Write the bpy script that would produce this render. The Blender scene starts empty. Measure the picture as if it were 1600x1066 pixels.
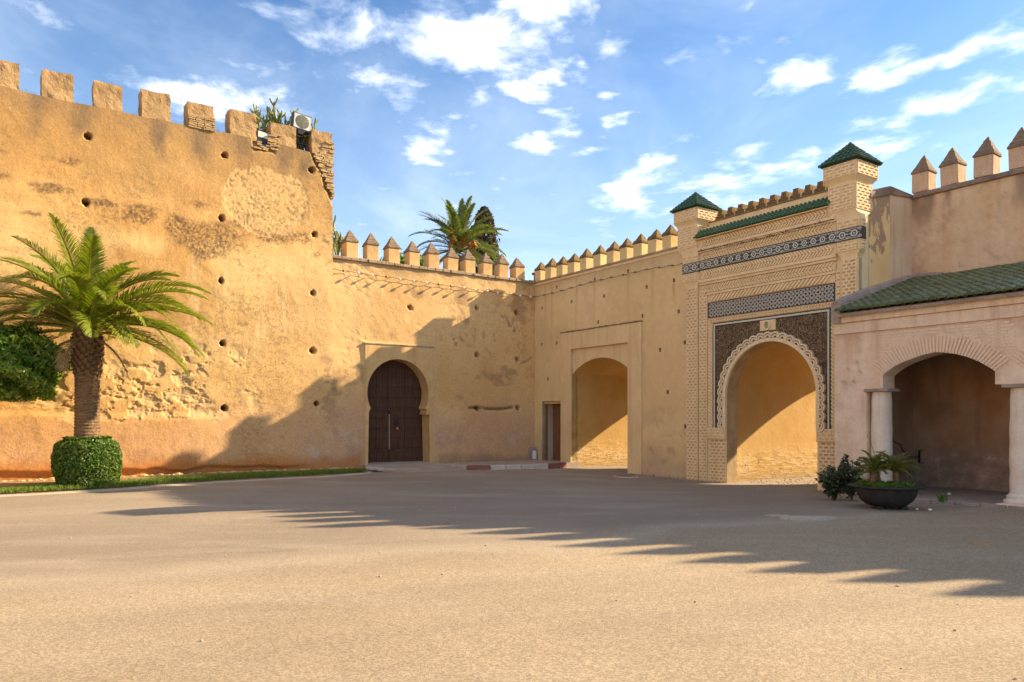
import bpy, bmesh, math, random
import numpy as np
from mathutils import Vector, Matrix, Euler
from mathutils.geometry import delaunay_2d_cdt
random.seed(7); rng = np.random.default_rng(7)
S = bpy.context.scene; COL = S.collection; R = math.radians

# ---------------------------------------------------------------- camera
cam = bpy.data.cameras.new('camera'); camo = bpy.data.objects.new('camera', cam); COL.objects.link(camo)
camo.location = (0, 0, 1.65); camo.rotation_euler = (R(90), 0, 0)
cam.sensor_width = 36; cam.lens = 36 * 1180 / 1600; cam.shift_y = 122 / 1600; cam.clip_end = 2000
S.camera = camo
# ---------------------------------------------------------------- light and exposure
SUN = Vector((1.006, .305, .54)).normalized()
sl = bpy.data.lights.new('sun', 'SUN'); sl.energy = 4.8; sl.angle = R(.6); sl.color = (1, .80, .53)
so = bpy.data.objects.new('sun', sl); COL.objects.link(so); so.rotation_euler = SUN.to_track_quat('Z', 'Y').to_euler()
S.view_settings.view_transform = 'Standard'; S.view_settings.look = 'None'; S.view_settings.gamma = 1
S.view_settings.use_curve_mapping = False; S.view_settings.exposure = 1.36

class NT:
    """small helper round a node tree"""
    def __init__(s, tree): s.t = tree; s.t.nodes.clear()
    def n(s, typ, ins=None, **props):
        nd = s.t.nodes.new(typ)
        for k, v in props.items(): setattr(nd, k, v)
        for k, v in (ins or {}).items(): s.set(nd.inputs[k], v)
        return nd
    def set(s, sock, v):
        if isinstance(v, bpy.types.NodeSocket): s.t.links.new(v, sock)
        elif isinstance(v, bpy.types.Node): s.t.links.new(v.outputs[0], sock)
        else:
            if hasattr(sock.default_value, '__len__') and not isinstance(v, str):
                v = tuple(v); m = len(sock.default_value)
                if len(v) < m: v = v + (1,) * (m - len(v))
            sock.default_value = v
    def math(s, op, a, b=0.0, c=0.0, clamp=False):
        return s.n('ShaderNodeMath', {0: a, 1: b, 2: c}, operation=op, use_clamp=clamp).outputs[0]
    def vm(s, op, a, b=(0, 0, 0)):
        nd = s.n('ShaderNodeVectorMath', {0: a, 1: b}, operation=op)
        return nd.outputs['Value'] if op in ('LENGTH', 'DOT_PRODUCT', 'DISTANCE') else nd.outputs[0]
    def ramp(s, f, lo, hi, a=0.0, b=1.0):
        return s.n('ShaderNodeMapRange', {0: f, 1: lo, 2: hi, 3: a, 4: b}, interpolation_type='SMOOTHSTEP').outputs[0]
    def mix(s, f, a, b, blend='MIX'):
        nd = s.n('ShaderNodeMix', data_type='RGBA', blend_type=blend)
        s.set(nd.inputs[0], f); s.set(nd.inputs[6], a); s.set(nd.inputs[7], b); return nd.outputs[2]
    def noise(s, vec, scale, detail=4, rough=.55, dist=0.0):
        return s.n('ShaderNodeTexNoise', {'Vector': vec, 'Scale': scale, 'Detail': detail, 'Roughness': rough, 'Distortion': dist}).outputs[0]

# ---------------------------------------------------------------- sky
W = bpy.data.worlds.new('World'); S.world = W; W.use_nodes = True
n = NT(W.node_tree)
sky = n.n('ShaderNodeTexSky', sky_type='NISHITA', sun_disc=False, sun_elevation=math.asin(SUN.z),
          sun_rotation=math.atan2(SUN.x, SUN.y), air_density=1.0, dust_density=.6, ozone_density=2.2)
d = n.n('ShaderNodeNewGeometry').outputs['Incoming']
d = n.vm('SCALE', d); d.node.inputs['Scale'].default_value = -1
sx = n.n('ShaderNodeSeparateXYZ', {0: d})
zz = n.math('MAXIMUM', sx.outputs[2], .04)
pl = n.n('ShaderNodeCombineXYZ', {0: n.math('DIVIDE', sx.outputs[0], zz), 1: n.math('DIVIDE', sx.outputs[1], zz)}).outputs[0]
# where the clouds stand over the square: (x, y, half-width, half-height, weight) in hundredths of the view tangent
CL = [(-9, 50, 22, 8, 1.0), (-19, 46, 9, 4, .6), (5, 55, 10, 6, .95), (-22, 55, 6, 3, .15), (13, 49, 5, 4, .6), (21, 51, 6, 3.5, .5), (30, 54, 9, 5, .3),
      (38, 52, 6, 2, .5), (39, 45, 6, 4.5, .9), (51, 47, 8, 3.5, .9), (64, 50, 7, 5, .9), (54, 41, 9, 4, .75), (65, 43, 5, 3, .7), (29, 35, 6, 2, .6),
      (27, 29, 9, 4.5, .8), (36, 33, 9, 3, .75), (48, 36, 8, 3, .6), (12, 44, 3, 2, .95), (7, 46, 5, 2.5, .85), (2, 43, 5, 3, .85), (-4, 43, 5, 3, .85), (5, 38, 4, 3.5, .85), (10, 36, 4, 2, .7), (-6, 40, 4, 2, .75), (13, 40, 3, 1.6, .6), (-11, 37, 6, 5, .7),
      (-12, 34, 4, 4, .55), (17, 31, 6, 5, .95), (13, 27, 4, 2.2, .6), (-2, 41, 5, 2, .3), (-44, 43, 12, 5, .75), (-35, 43, 9, 5, .85), (-62, 53, 9, 6, .2),
      (-5, 30, 8, 3, .4), (22, 23, 8, 3, .35), (44, 27, 8, 3, .3)]
wob = n.noise(pl, 1.7, 5, .6); wob2 = n.noise(n.vm('ADD', pl, (7, 3, 0)), 1.7, 5, .6)
plw = n.vm('ADD', pl, n.n('ShaderNodeCombineXYZ', {0: n.math('MULTIPLY_ADD', wob, .5, -.25), 1: n.math('MULTIPLY_ADD', wob2, .9, -.45)}).outputs[0])
m = None
for (a, b, hx, hy, w) in CL:
    a, b, hx, hy = a / 100, b / 100, hx / 100, hy / 100
    q = n.vm('SUBTRACT', plw, (a / b, 1 / b, 0)); q = n.vm('MULTIPLY', q, (b / hx, b * b / hy, 0))
    g = n.ramp(n.vm('LENGTH', q), 1.35, 0.0, 0, w)
    m = g if m is None else n.math('MAXIMUM', m, g)
f1 = n.noise(n.vm('MULTIPLY', pl, (1, .75, 1)), 4.6, 9, .60, .25); f2 = n.noise(pl, .55, 5, .55)
rest = n.math('SUBTRACT', 1.0, n.math('MULTIPLY', n.ramp(sx.outputs[1], .25, .6), n.ramp(sx.outputs[2], .62, .50)))
m = n.math('MAXIMUM', m, n.math('MULTIPLY', rest, n.ramp(f2, .38, .62, 0, .75)))
dens = n.math('ADD', n.math('MULTIPLY', m, .47), n.math('MULTIPLY', f1, 1.30))
dens = n.math('ADD', dens, n.math('MULTIPLY', f2, .10))
cl = n.ramp(dens, .80, 1.32, 0, .92)
veil = n.ramp(n.noise(n.vm('MULTIPLY', pl, (1, .6, 1)), .9, 6, .6, .5), .38, .80, 0, .36)
cl = n.math('MAXIMUM', cl, veil)
cl = n.math('MULTIPLY', cl, n.ramp(sx.outputs[2], .03, .14))
hz = n.ramp(sx.outputs[2], .50, .03, 0, .60)
skc = n.mix(1.0, sky.outputs[0], (.70, .98, 1.22), 'MULTIPLY')
skc = n.mix(hz, skc, (5.7, 7.0, 8.2))
cloudc = n.mix(n.ramp(dens, .92, 1.22), (8.2, 8.9, 9.8), (12.2, 11.8, 11.3))
bg = n.n('ShaderNodeBackground', {0: n.mix(cl, skc, cloudc), 1: .068})
n.n('ShaderNodeOutputWorld', {0: bg})

# ---------------------------------------------------------------- frames measured in the place
CX, CY = .8242, 27.7505
FR = {'W': (0, 0, 0.0), 'A': (CX, CY, math.atan2(.5679, .8231)), 'B': (CX, CY, math.atan2(-.8212, .5707))}
def toW(fr, p):
    cx, cy, a = FR[fr]; c, s_ = math.cos(a), math.sin(a)
    return Vector((cx + c * p[0] - s_ * p[1], cy + s_ * p[0] + c * p[1], p[2] if len(p) > 2 else 0))
OFF = {}
def thing(name, label, cat, fr='W', at=(0, 0, 0), group=None):
    o = bpy.data.objects.new(name, None); COL.objects.link(o); o.empty_display_size = .2
    o.location = toW(fr, at); o.rotation_euler = (0, 0, FR[fr][2]); OFF[o] = Vector(at)
    o['label'] = label; o['category'] = cat
    if group: o['group'] = group
    return o
def tag(o, label=None, cat=None, group=None, kind=None):
    if label: o['label'] = label
    if cat: o['category'] = cat
    if group: o['group'] = group
    if kind: o['kind'] = kind
    return o

# ---------------------------------------------------------------- noise in numpy
_T = np.random.default_rng(11).random((256, 256))
def vnoise(x, y):
    xi = np.floor(x).astype(int); yi = np.floor(y).astype(int); fx = x - xi; fy = y - yi
    fx = fx * fx * (3 - 2 * fx); fy = fy * fy * (3 - 2 * fy)
    a = _T[xi & 255, yi & 255]; b = _T[(xi + 1) & 255, yi & 255]; c = _T[xi & 255, (yi + 1) & 255]; e = _T[(xi + 1) & 255, (yi + 1) & 255]
    return (a * (1 - fx) + b * fx) * (1 - fy) + (c * (1 - fx) + e * fx) * fy
def fbm(x, y, f=1.0, o=5, g=.5, sd=0.0):
    x = np.asarray(x, float); y = np.asarray(y, float); t = 0; a = 1; s_ = 0
    for i in range(o):
        t = t + a * vnoise(x * f + 17.3 * i + sd * 7.1, y * f + 9.7 * i + sd * 3.3); s_ += a; a *= g; f *= 2.03
    return t / s_
def ss(a, b, x): t = np.clip((np.asarray(x, float) - a) / (b - a), 0, 1); return t * t * (3 - 2 * t)

# ---------------------------------------------------------------- mesh builder
class MB:
    def __init__(s): s.v = []; s.f = []; s.col = None; s.mi = None
    def add(s, vs, fs):
        k = len(s.v); s.v.extend([tuple(p) for p in vs]); s.f.extend([tuple(i + k for i in f) for f in fs]); return s
    def box(s, x0, x1, y0, y1, z0, z1, M=None):
        vs = [(x0, y0, z0), (x1, y0, z0), (x1, y1, z0), (x0, y1, z0), (x0, y0, z1), (x1, y0, z1), (x1, y1, z1), (x0, y1, z1)]
        if M is not None: vs = [M @ Vector(p) for p in vs]
        return s.add(vs, [(3, 2, 1, 0), (4, 5, 6, 7), (0, 1, 5, 4), (1, 2, 6, 5), (2, 3, 7, 6), (3, 0, 4, 7)])
    def frustum(s, b0, b1, z0, z1):
        """b = (x0,x1,y0,y1) below and above"""
        vs = [(b0[0], b0[2], z0), (b0[1], b0[2], z0), (b0[1], b0[3], z0), (b0[0], b0[3], z0), (b1[0], b1[2], z1), (b1[1], b1[2], z1), (b1[1], b1[3], z1), (b1[0], b1[3], z1)]
        return s.add(vs, [(3, 2, 1, 0), (4, 5, 6, 7), (0, 1, 5, 4), (1, 2, 6, 5), (2, 3, 7, 6), (3, 0, 4, 7)])
    def plate(s, out, holes=(), y0=0.0, y1=.1, step=None, back=True, sides=True):
        """polygon in x,z with holes, front at y0, back at y1"""
        if step:
            ou = []
            for (a, b_) in zip(out, list(out[1:]) + [out[0]]):
                k_ = max(1, int(math.dist(a, b_) / step)); ou += [(a[0] + (b_[0] - a[0]) * i / k_, a[1] + (b_[1] - a[1]) * i / k_) for i in range(k_)]
            out = ou
        pts = [Vector(p) for p in out]; ed = [(i, (i + 1) % len(out)) for i in range(len(out))]
        for h in holes:
            k = len(pts); pts += [Vector(p) for p in h]; ed += [(k + i, k + (i + 1) % len(h)) for i in range(len(h))]
        if step:
            A = np.array(out); gx, gz = np.meshgrid(np.arange(A[:, 0].min() + step / 2, A[:, 0].max(), step), np.arange(A[:, 1].min() + step / 2, A[:, 1].max(), step))
            P = np.stack([gx.ravel(), gz.ravel()], 1); P = P[inside(P, out, .012)]
            for h in holes:
                H = np.array(h); near = ((P > H.min(0) - .02) & (P < H.max(0) + .02)).all(1)
                if len(h) == 4: P = P[~near]
                else:
                    idx = np.where(near)[0]; bad = idx[inside(P[idx], h, -.012)]; P = np.delete(P, bad, 0)
            pts += [Vector((float(a), float(b))) for a, b in P]
        vo, _, fo, _, _, _ = delaunay_2d_cdt(pts, ed, [], 0, 1e-5)
        V = np.array([(p[0], p[1]) for p in vo]); T = np.array([f for f in fo])
        cen = V[T].mean(1); keep = inside(cen, out, 0)
        for h in holes:
            H = np.array(h); c = np.where(((cen > H.min(0) - 1e-6) & (cen < H.max(0) + 1e-6)).all(1))[0]
            if len(c): keep[c[inside(cen[c], h, 0)]] = False
        T = T[keep]
        s.add([(p[0], y0, p[1]) for p in V], [tuple(t) for t in T])
        if back: s.add([(p[0], y1, p[1]) for p in V], [tuple(t[::-1]) for t in T])
        if sides:
            for lp in [out] + list(holes):
                m_ = len(lp); s.add([(p[0], y0, p[1]) for p in lp] + [(p[0], y1, p[1]) for p in lp], [(i, (i + 1) % m_, m_ + (i + 1) % m_, m_ + i) for i in range(m_)])
        return s
    def strip(s, pa, ya, pb, yb, closed=False):
        m_ = len(pa); k = m_ if closed else m_ - 1
        return s.add([(p[0], ya, p[1]) for p in pa] + [(p[0], yb, p[1]) for p in pb], [(i, (i + 1) % m_, m_ + (i + 1) % m_, m_ + i) for i in range(k)])
    def tube(s, pts, r, seg=8, cap=True):
        pts = [Vector(p) for p in pts]; m_ = len(pts); rs = r if hasattr(r, '__len__') else [r] * m_
        up = Vector((0, 0, 1)); vs = []
        for i, p in enumerate(pts):
            t = (pts[min(i + 1, m_ - 1)] - pts[max(i - 1, 0)]).normalized()
            a = t.cross(up); a = a.normalized() if a.length > 1e-3 else Vector((1, 0, 0)); b = a.cross(t)
            vs += [p + (a * math.cos(2 * math.pi * j / seg) + b * math.sin(2 * math.pi * j / seg)) * rs[i] for j in range(seg)]
        fs = [(i * seg + j, i * seg + (j + 1) % seg, (i + 1) * seg + (j + 1) % seg, (i + 1) * seg + j) for i in range(m_ - 1) for j in range(seg)]
        if cap: fs += [tuple(range(seg))[::-1], tuple((m_ - 1) * seg + j for j in range(seg))]
        return s.add(vs, fs)
    def lathe(s, prof, seg=32, c=(0, 0, 0), jit=None):
        vs = []
        for i, (r, z) in enumerate(prof):
            for j in range(seg):
                a = 2 * math.pi * j / seg; q = r * (1 + (jit(i, j) if jit else 0)); vs.append((c[0] + q * math.cos(a), c[1] + q * math.sin(a), c[2] + z))
        m_ = len(prof); fs = [(i * seg + j, i * seg + (j + 1) % seg, (i + 1) * seg + (j + 1) % seg, (i + 1) * seg + j) for i in range(m_ - 1) for j in range(seg)]
        return s.add(vs, fs)
    def ball(s, c, r, seg=8):
        return s.lathe([(max(r * math.sin(math.pi * i / 6), 1e-4), -r * math.cos(math.pi * i / 6)) for i in range(7)], seg, c)
    def mesh(s, name, mat, off=(0, 0, 0), smooth=False):
        me = bpy.data.meshes.new(name); V = np.array(s.v, float) - np.array(off, float)
        me.from_pydata(V.tolist(), [], s.f); 
        if mat is not None:
            for m_ in (mat if isinstance(mat, (list, tuple)) else [mat]): me.materials.append(m_)
        if s.mi is not None: me.polygons.foreach_set('material_index', s.mi)
        if s.col is not None:
            at = me.color_attributes.new('col', 'FLOAT_COLOR', 'POINT'); c = np.ones((len(V), 4)); c[:, :s.col.shape[1]] = s.col
            at.data.foreach_set('color', c.ravel())
        if smooth: me.polygons.foreach_set('use_smooth', [True] * len(me.polygons))
        me.update(); return me
    def build(s, name, mat, parent=None, smooth=False, bevel=0, kind=None, fix=True, loc=None):
        off = OFF.get(parent, Vector((0, 0, 0))) if loc is None else Vector((0, 0, 0))
        me = s.mesh(name, mat, off, smooth)
        if fix and len(me.polygons) < 60000:
            b = bmesh.new(); b.from_mesh(me); bmesh.ops.recalc_face_normals(b, faces=b.faces); b.to_mesh(me); b.free()
        return put(name, me, parent, loc, bevel, kind)
def put(name, me, parent=None, loc=None, bevel=0, kind=None, rot=None, scale=None):
    o = bpy.data.objects.new(name, me); COL.objects.link(o); o.parent = parent
    if loc is not None:
        o.location = Vector(loc) - (OFF.get(parent, Vector((0, 0, 0)))); OFF[o] = Vector((0, 0, 0))
    else: OFF[o] = OFF.get(parent, Vector((0, 0, 0)))
    if rot: o.rotation_euler = rot
    if scale: o.scale = scale
    if bevel:
        md = o.modifiers.new('bevel', 'BEVEL'); md.width = bevel; md.segments = 2; md.limit_method = 'ANGLE'
    if kind: o['kind'] = kind
    return o
def inside(P, poly, pad=0):
    P = np.asarray(P, float); A = np.asarray([tuple(p) for p in poly], float)
    if pad:
        c = (A.max(0) + A.min(0)) / 2; h = (A.max(0) - A.min(0)) / 2; A = c + (A - c) * np.maximum(.01, (h - pad) / h)
    r = np.zeros(len(P), bool); j = len(A) - 1
    for i in range(len(A)):
        xi, yi = A[i]; xj, yj = A[j]
        if yi != yj: r ^= ((yi > P[:, 1]) != (yj > P[:, 1])) & (P[:, 0] < (xj - xi) * (P[:, 1] - yi) / (yj - yi) + xi)
        j = i
    return r
def arc(cx, cz, r, a0, a1, k): return [(cx + r * math.cos(R(a0 + (a1 - a0) * i / k)), cz + r * math.sin(R(a0 + (a1 - a0) * i / k))) for i in range(k + 1)]

# ---------------------------------------------------------------- materials
def mat(name): 
    m_ = bpy.data.materials.new(name); m_.use_nodes = True; k = NT(m_.node_tree)
    b = k.n('ShaderNodeBsdfPrincipled'); k.n('ShaderNodeOutputMaterial', {0: b}); k.b = b; k.m = m_
    b.inputs['Specular IOR Level'].default_value = .3
    k.obj = k.n('ShaderNodeTexCoord').outputs['Object']; k.pos = k.n('ShaderNodeNewGeometry').outputs['Position']; return k
def fin(k, col, rough=.9, bump=None, dist=.01, strength=1.0):
    k.set(k.b.inputs['Base Color'], col); k.set(k.b.inputs['Roughness'], rough)
    if bump is not None: k.set(k.b.inputs['Normal'], k.n('ShaderNodeBump', {'Height': bump, 'Distance': dist, 'Strength': strength}))
    return k.m
def mul(k, c, f): return k.mix(1.0, c, f, 'MULTIPLY')
def grey(k, f): return k.n('ShaderNodeCombineColor', {0: f, 1: f, 2: f}).outputs[0]
def painted_wall(name, fine=.5, dist=.012, coarse=9):
    """plaster whose base colour is kept on the mesh (stains and repairs), with fine grain on top"""
    k = mat(name); a = k.n('ShaderNodeAttribute', attribute_name='col').outputs['Color']
    n1 = k.noise(k.pos, coarse, 7, .68); n2 = k.noise(k.pos, 60, 3, .6)
    v = k.math('ADD', k.ramp(n1, .25, .75, 1 - .45 * fine, 1 + .40 * fine), k.ramp(n2, .3, .7, -.20 * fine, .20 * fine))
    h = k.math('ADD', k.math('MULTIPLY', n1, 1.0), k.math('MULTIPLY', n2, .30))
    return fin(k, mul(k, a, grey(k, v)), .92, h, dist)
def plaster(name, c1, c2, scale=1.5, streak=.5, dirt=(.16, .11, .07), dirtamt=.3, bump=.006, fine=.15):
    k = mat(name); n1 = k.noise(k.obj, scale, 6, .6)
    col = k.mix(k.ramp(n1, .3, .7), c1, c2)
    st = k.noise(k.vm('MULTIPLY', k.obj, (5, 5, .35)), 1.2, 5, .6)
    col = k.mix(k.ramp(st, .46, .72, 0, streak), col, mul(k, col, (.72, .66, .60)))
    dn = k.noise(k.obj, scale * 4, 7, .7); col = k.mix(k.ramp(dn, .58, .78, 0, dirtamt), col, dirt)
    n2 = k.noise(k.obj, 45, 4, .65); col = mul(k, col, grey(k, k.ramp(n2, .3, .7, 1 - fine, 1 + fine)))
    return fin(k, col, .9, k.math('ADD', n2, k.math('MULTIPLY', n1, 2)), bump)
M = {}
M['rampart'] = painted_wall('ochre_rammed_earth', .40, .010, 17)
M['door_wall'] = painted_wall('ochre_plaster', .36, .009, 17)
M['painted_pink'] = painted_wall('pink_painted_plaster', .22, .007, 7)
M['yellow_wall'] = painted_wall('yellow_plaster', .13, .004, 6)
M['yellow'] = plaster('yellow_limewash', (.68, .495, .25), (.75, .555, .295), 1.2, .45, dirtamt=.12, bump=.003, fine=.07)
M['white_stucco'] = plaster('pale_stucco', (.74, .59, .37), (.79, .645, .43), 4, .2, dirtamt=.15, bump=.003)
M['cream'] = plaster('cream_stucco', (.73, .55, .305), (.80, .615, .36), 2.5, .3, dirtamt=.10, bump=.003, fine=.08)
M['cream_gap'] = plaster('gap_shaded_cream_stucco', (.66, .485, .26), (.74, .55, .31), 4, .3, dirtamt=.2)  # darker than the cream: shade in the relief gaps is put into the colour
M['jamb'] = plaster('brown_bare_jamb', (.36, .25, .13), (.50, .36, .19), 2.5, .5, (.20, .14, .08), .5, .01)
k = mat('flaking_yellow_limewash'); n1 = k.noise(k.pos, 1.3, 5, .6); n2 = k.noise(k.vm('MULTIPLY', k.pos, (1.6, 1.6, .8)), 1.9, 7, .62); z_ = k.n('ShaderNodeSeparateXYZ', {0: k.pos}).outputs[2]
fk = k.math('MULTIPLY', k.ramp(k.math('ADD', n2, k.ramp(z_, 4.8, 6.8, -.12, .10)), .545, .575), k.ramp(z_, 4.6, 5.6)); c = k.mix(k.ramp(n1, .3, .7), (.78, .515, .235), (.85, .58, .28)); c = k.mix(k.math('MULTIPLY', fk, .85), c, (.36, .225, .155))
M['cream_side'] = fin(k, c, .9, k.math('SUBTRACT', n1, fk), .012)
M['brick_gap'] = plaster('brown_brick', (.46, .31, .16), (.56, .39, .22), 6, .2, dirtamt=.2)
M['soffit'] = plaster('ochre_vault', (.50, .30, .085), (.56, .36, .125), 1.0, .3, dirtamt=.15, bump=.004)
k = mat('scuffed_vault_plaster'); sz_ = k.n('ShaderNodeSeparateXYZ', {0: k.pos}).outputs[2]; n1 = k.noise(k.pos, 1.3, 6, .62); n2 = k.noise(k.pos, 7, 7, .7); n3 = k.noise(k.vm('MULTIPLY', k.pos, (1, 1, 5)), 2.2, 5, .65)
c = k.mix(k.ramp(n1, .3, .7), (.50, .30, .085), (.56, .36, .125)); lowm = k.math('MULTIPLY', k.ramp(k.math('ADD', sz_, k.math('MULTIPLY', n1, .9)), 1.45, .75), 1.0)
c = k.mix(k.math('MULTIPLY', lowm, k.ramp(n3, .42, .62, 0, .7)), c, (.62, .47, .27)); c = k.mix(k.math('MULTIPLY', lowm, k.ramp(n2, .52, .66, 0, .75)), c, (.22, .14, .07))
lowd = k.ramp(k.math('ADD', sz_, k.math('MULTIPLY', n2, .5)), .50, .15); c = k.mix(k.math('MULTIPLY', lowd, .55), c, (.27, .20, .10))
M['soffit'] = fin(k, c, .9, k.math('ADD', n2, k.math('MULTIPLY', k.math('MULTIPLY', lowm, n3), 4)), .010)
M['pink'] = plaster('pink_plaster', (.58, .40, .25), (.70, .52, .36), .7, .75, (.34, .21, .13), dirtamt=.38, bump=.006, fine=.10)
M['rose'] = plaster('rose_limewash', (.69, .525, .37), (.78, .63, .46), 1.6, .65, (.44, .26, .16), .38, .006, .10)
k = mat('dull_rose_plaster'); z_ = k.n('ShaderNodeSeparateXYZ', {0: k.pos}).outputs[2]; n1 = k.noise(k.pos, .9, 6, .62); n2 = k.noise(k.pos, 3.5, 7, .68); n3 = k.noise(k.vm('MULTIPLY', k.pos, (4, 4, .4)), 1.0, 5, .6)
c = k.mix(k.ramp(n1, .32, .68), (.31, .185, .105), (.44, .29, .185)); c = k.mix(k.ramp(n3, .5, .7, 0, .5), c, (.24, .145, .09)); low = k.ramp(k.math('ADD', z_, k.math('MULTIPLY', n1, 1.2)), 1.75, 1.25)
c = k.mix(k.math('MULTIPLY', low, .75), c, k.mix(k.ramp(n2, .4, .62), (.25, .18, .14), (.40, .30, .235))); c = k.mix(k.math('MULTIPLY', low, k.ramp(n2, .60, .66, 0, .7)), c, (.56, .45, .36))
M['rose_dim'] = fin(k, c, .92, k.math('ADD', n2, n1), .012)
M['column'] = plaster('worn_white_column', (.68, .57, .44), (.78, .69, .57), 1.8, .5, (.50, .37, .20), .55, .006, .07)
M['merlon_old'] = plaster('weathered_earth', (.36, .225, .105), (.50, .32, .145), 2.5, .7, (.15, .10, .06), .85, .02, .22)
M['merlon'] = plaster('ochre_merlon_plaster', (.60, .37, .15), (.68, .45, .20), 3, .5, (.25, .16, .08), .25, .008, .14)
M['merlon_yellow'] = plaster('yellow_merlon_plaster', (.64, .46, .20), (.70, .52, .25), 3, .5, (.28, .19, .08), .35, .008, .14)
M['merlon_pink'] = plaster('pink_merlon_plaster', (.54, .36, .22), (.62, .43, .28), 3, .6, (.30, .17, .09), .5, .012, .16)
M['cap'] = plaster('lichened_mortar', (.19, .135, .082), (.29, .20, .12), 5, .5, (.12, .09, .06), .55, .02, .3)
M['cap_lichen'] = plaster('orange_lichen_mortar', (.10, .070, .042), (.30, .175, .045), 4, .3, (.09, .065, .04), .55, .02, .25)
M['coping'] = plaster('dirty_coping', (.30, .21, .13), (.42, .31, .19), 3, .6, (.13, .10, .07), .5, .015, .25)
M['dark_coping'] = plaster('blackened_coping', (.17, .12, .085), (.33, .225, .15), 2, .6, (.07, .055, .045), .6, .015, .25)
M['mortar'] = plaster('grey_mortar', (.30, .235, .19), (.40, .32, .26), 3, .4, (.17, .13, .10), .5, .015, .2)
M['rubble'] = plaster('earth_brick', (.56, .36, .16), (.68, .48, .25), 7, .3, (.30, .19, .08), .35, .02, .25)
M['kerb_white'] = plaster('worn_white_paint', (.50, .44, .36), (.62, .55, .46), 5, .3, (.34, .27, .20), .6, .008, .15)
M['kerb_red'] = plaster('worn_red_paint', (.22, .09, .065), (.29, .125, .09), 5, .3, (.34, .26, .20), .65, .008, .15)
M['kerb_grey'] = plaster('bare_concrete', (.42, .35, .28), (.52, .44, .35), 5, .3, (.25, .20, .15), .4, .01, .15)
M['pavement'] = plaster('dusty_pavement', (.34, .26, .19), (.42, .33, .25), 2, 0, (.20, .15, .11), .35, .01, .15)
def flat(name, c, rough=.6, metal=0, var=.12, scale=20, spec=None):
    k = mat(name); n1 = k.noise(k.obj, scale, 4, .6); k.b.inputs['Metallic'].default_value = metal
    if spec is not None: k.b.inputs['Specular IOR Level'].default_value = spec
    return fin(k, mul(k, c, grey(k, k.ramp(n1, .25, .75, 1 - var, 1 + var))), rough, n1, .002)
M['black'] = flat('black_metal', (.02, .02, .022), .5)
M['steel'] = flat('grey_steel', (.32, .32, .31), .4, .6)
M['cable'] = flat('black_cable', (.03, .028, .025), .6)
M['bulb'] = flat('white_bulb', (.8, .78, .72), .25)
M['bulb_amber'] = flat('dull_amber_bulb', (.28, .14, .06), .3)
M['paper'] = flat('white_paper', (.78, .76, .72), .8)
M['planter'] = flat('dark_planter_plastic', (.030, .029, .030), .62, 0, .3, 9)
M['soil'] = flat('dark_soil', (.09, .06, .04), .95, 0, .4, 30)
k = mat('floodlight_glass'); k.b.inputs['Transmission Weight'].default_value = 0
M['glass'] = fin(k, (.50, .50, .47), .45); k.b.inputs['Specular IOR Level'].default_value = .3
k = mat('reflector'); M['reflector'] = fin(k, (.13, .125, .085), .3)
# door wood
k = mat('dark_red_door_wood'); g = k.noise(k.vm('MULTIPLY', k.obj, (14, 14, .8)), 2.5, 6, .65); w = k.noise(k.obj, 2.2, 5, .6)
c = k.mix(k.ramp(g, .3, .7), (.060, .024, .011), (.115, .052, .026)); c = k.mix(k.ramp(w, .55, .75, 0, .5), c, (.10, .065, .045))
M['door'] = fin(k, c, .7, g, .006)
k = mat('brown_door_wood'); g = k.noise(k.vm('MULTIPLY', k.obj, (12, 12, .7)), 2.5, 6, .65)
M['brown_door'] = fin(k, k.mix(k.ramp(g, .3, .7), (.16, .075, .032), (.24, .12, .055)), .7, g, .006)
# green glazed tiles
def glazed(name, c1, c2, worn):
    k = mat(name); r_ = k.n('ShaderNodeObjectInfo').outputs['Random']; n1 = k.noise(k.obj, 9, 4, .6); n2 = k.noise(k.pos, 2.2, 5, .65); n3 = k.noise(k.pos, 35, 3, .6)
    col = k.mix(k.math('ADD', k.math('MULTIPLY', n1, .6), k.math('MULTIPLY', r_, .7), clamp=True), c1, c2)
    col = k.mix(k.ramp(n3, .35, .75, 0, .35), col, (.012, .020, .012))
    col = k.mix(k.ramp(n2, .56, .74, 0, worn), col, (.21, .16, .085))
    k.b.inputs['Specular IOR Level'].default_value = .5
    return fin(k, col, k.ramp(n3, .3, .7, .22, .55), n1, .004)
M['tile'] = glazed('green_glazed_tile', (.040, .066, .028), (.140, .185, .090), .70)
M['tile_dark'] = glazed('shaded_green_channel', (.010, .020, .010), (.030, .050, .026), .6)  # darker green, so the shade between the tile rows is in the colour
M['tile_gate'] = glazed('deep_green_glazed_tile', (.026, .068, .026), (.080, .155, .058), .5)
# tile mosaics
k = mat('mosaic_ground'); M['mosaic'] = fin(k, k.mix(k.ramp(k.noise(k.obj, 60, 2), .4, .6), (.030, .036, .046), (.07, .058, .052)), .3)
M['mosaic_white'] = flat('cream_glaze', (.56, .54, .45), .3, 0, .12, 40)
M['mosaic_blue'] = flat('blue_black_glaze', (.035, .045, .075), .25, 0, .3, 60)
M['mosaic_green'] = flat('green_glaze_edge', (.015, .055, .035), .25)
k = mat('lattice_mosaic'); uv = k.vm('MULTIPLY', k.obj, (1, 0, 1)); sp = k.n('ShaderNodeSeparateXYZ', {0: uv})
def tri(x, p): return k.math('ABSOLUTE', k.math('SUBTRACT', k.math('FRACT', k.math('DIVIDE', x, p)), .5))
d1 = tri(k.math('ADD', sp.outputs[0], sp.outputs[2]), .115); d2 = tri(k.math('SUBTRACT', sp.outputs[0], sp.outputs[2]), .115); d3 = tri(sp.outputs[0], .0815); d4 = tri(sp.outputs[2], .0815)
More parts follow.
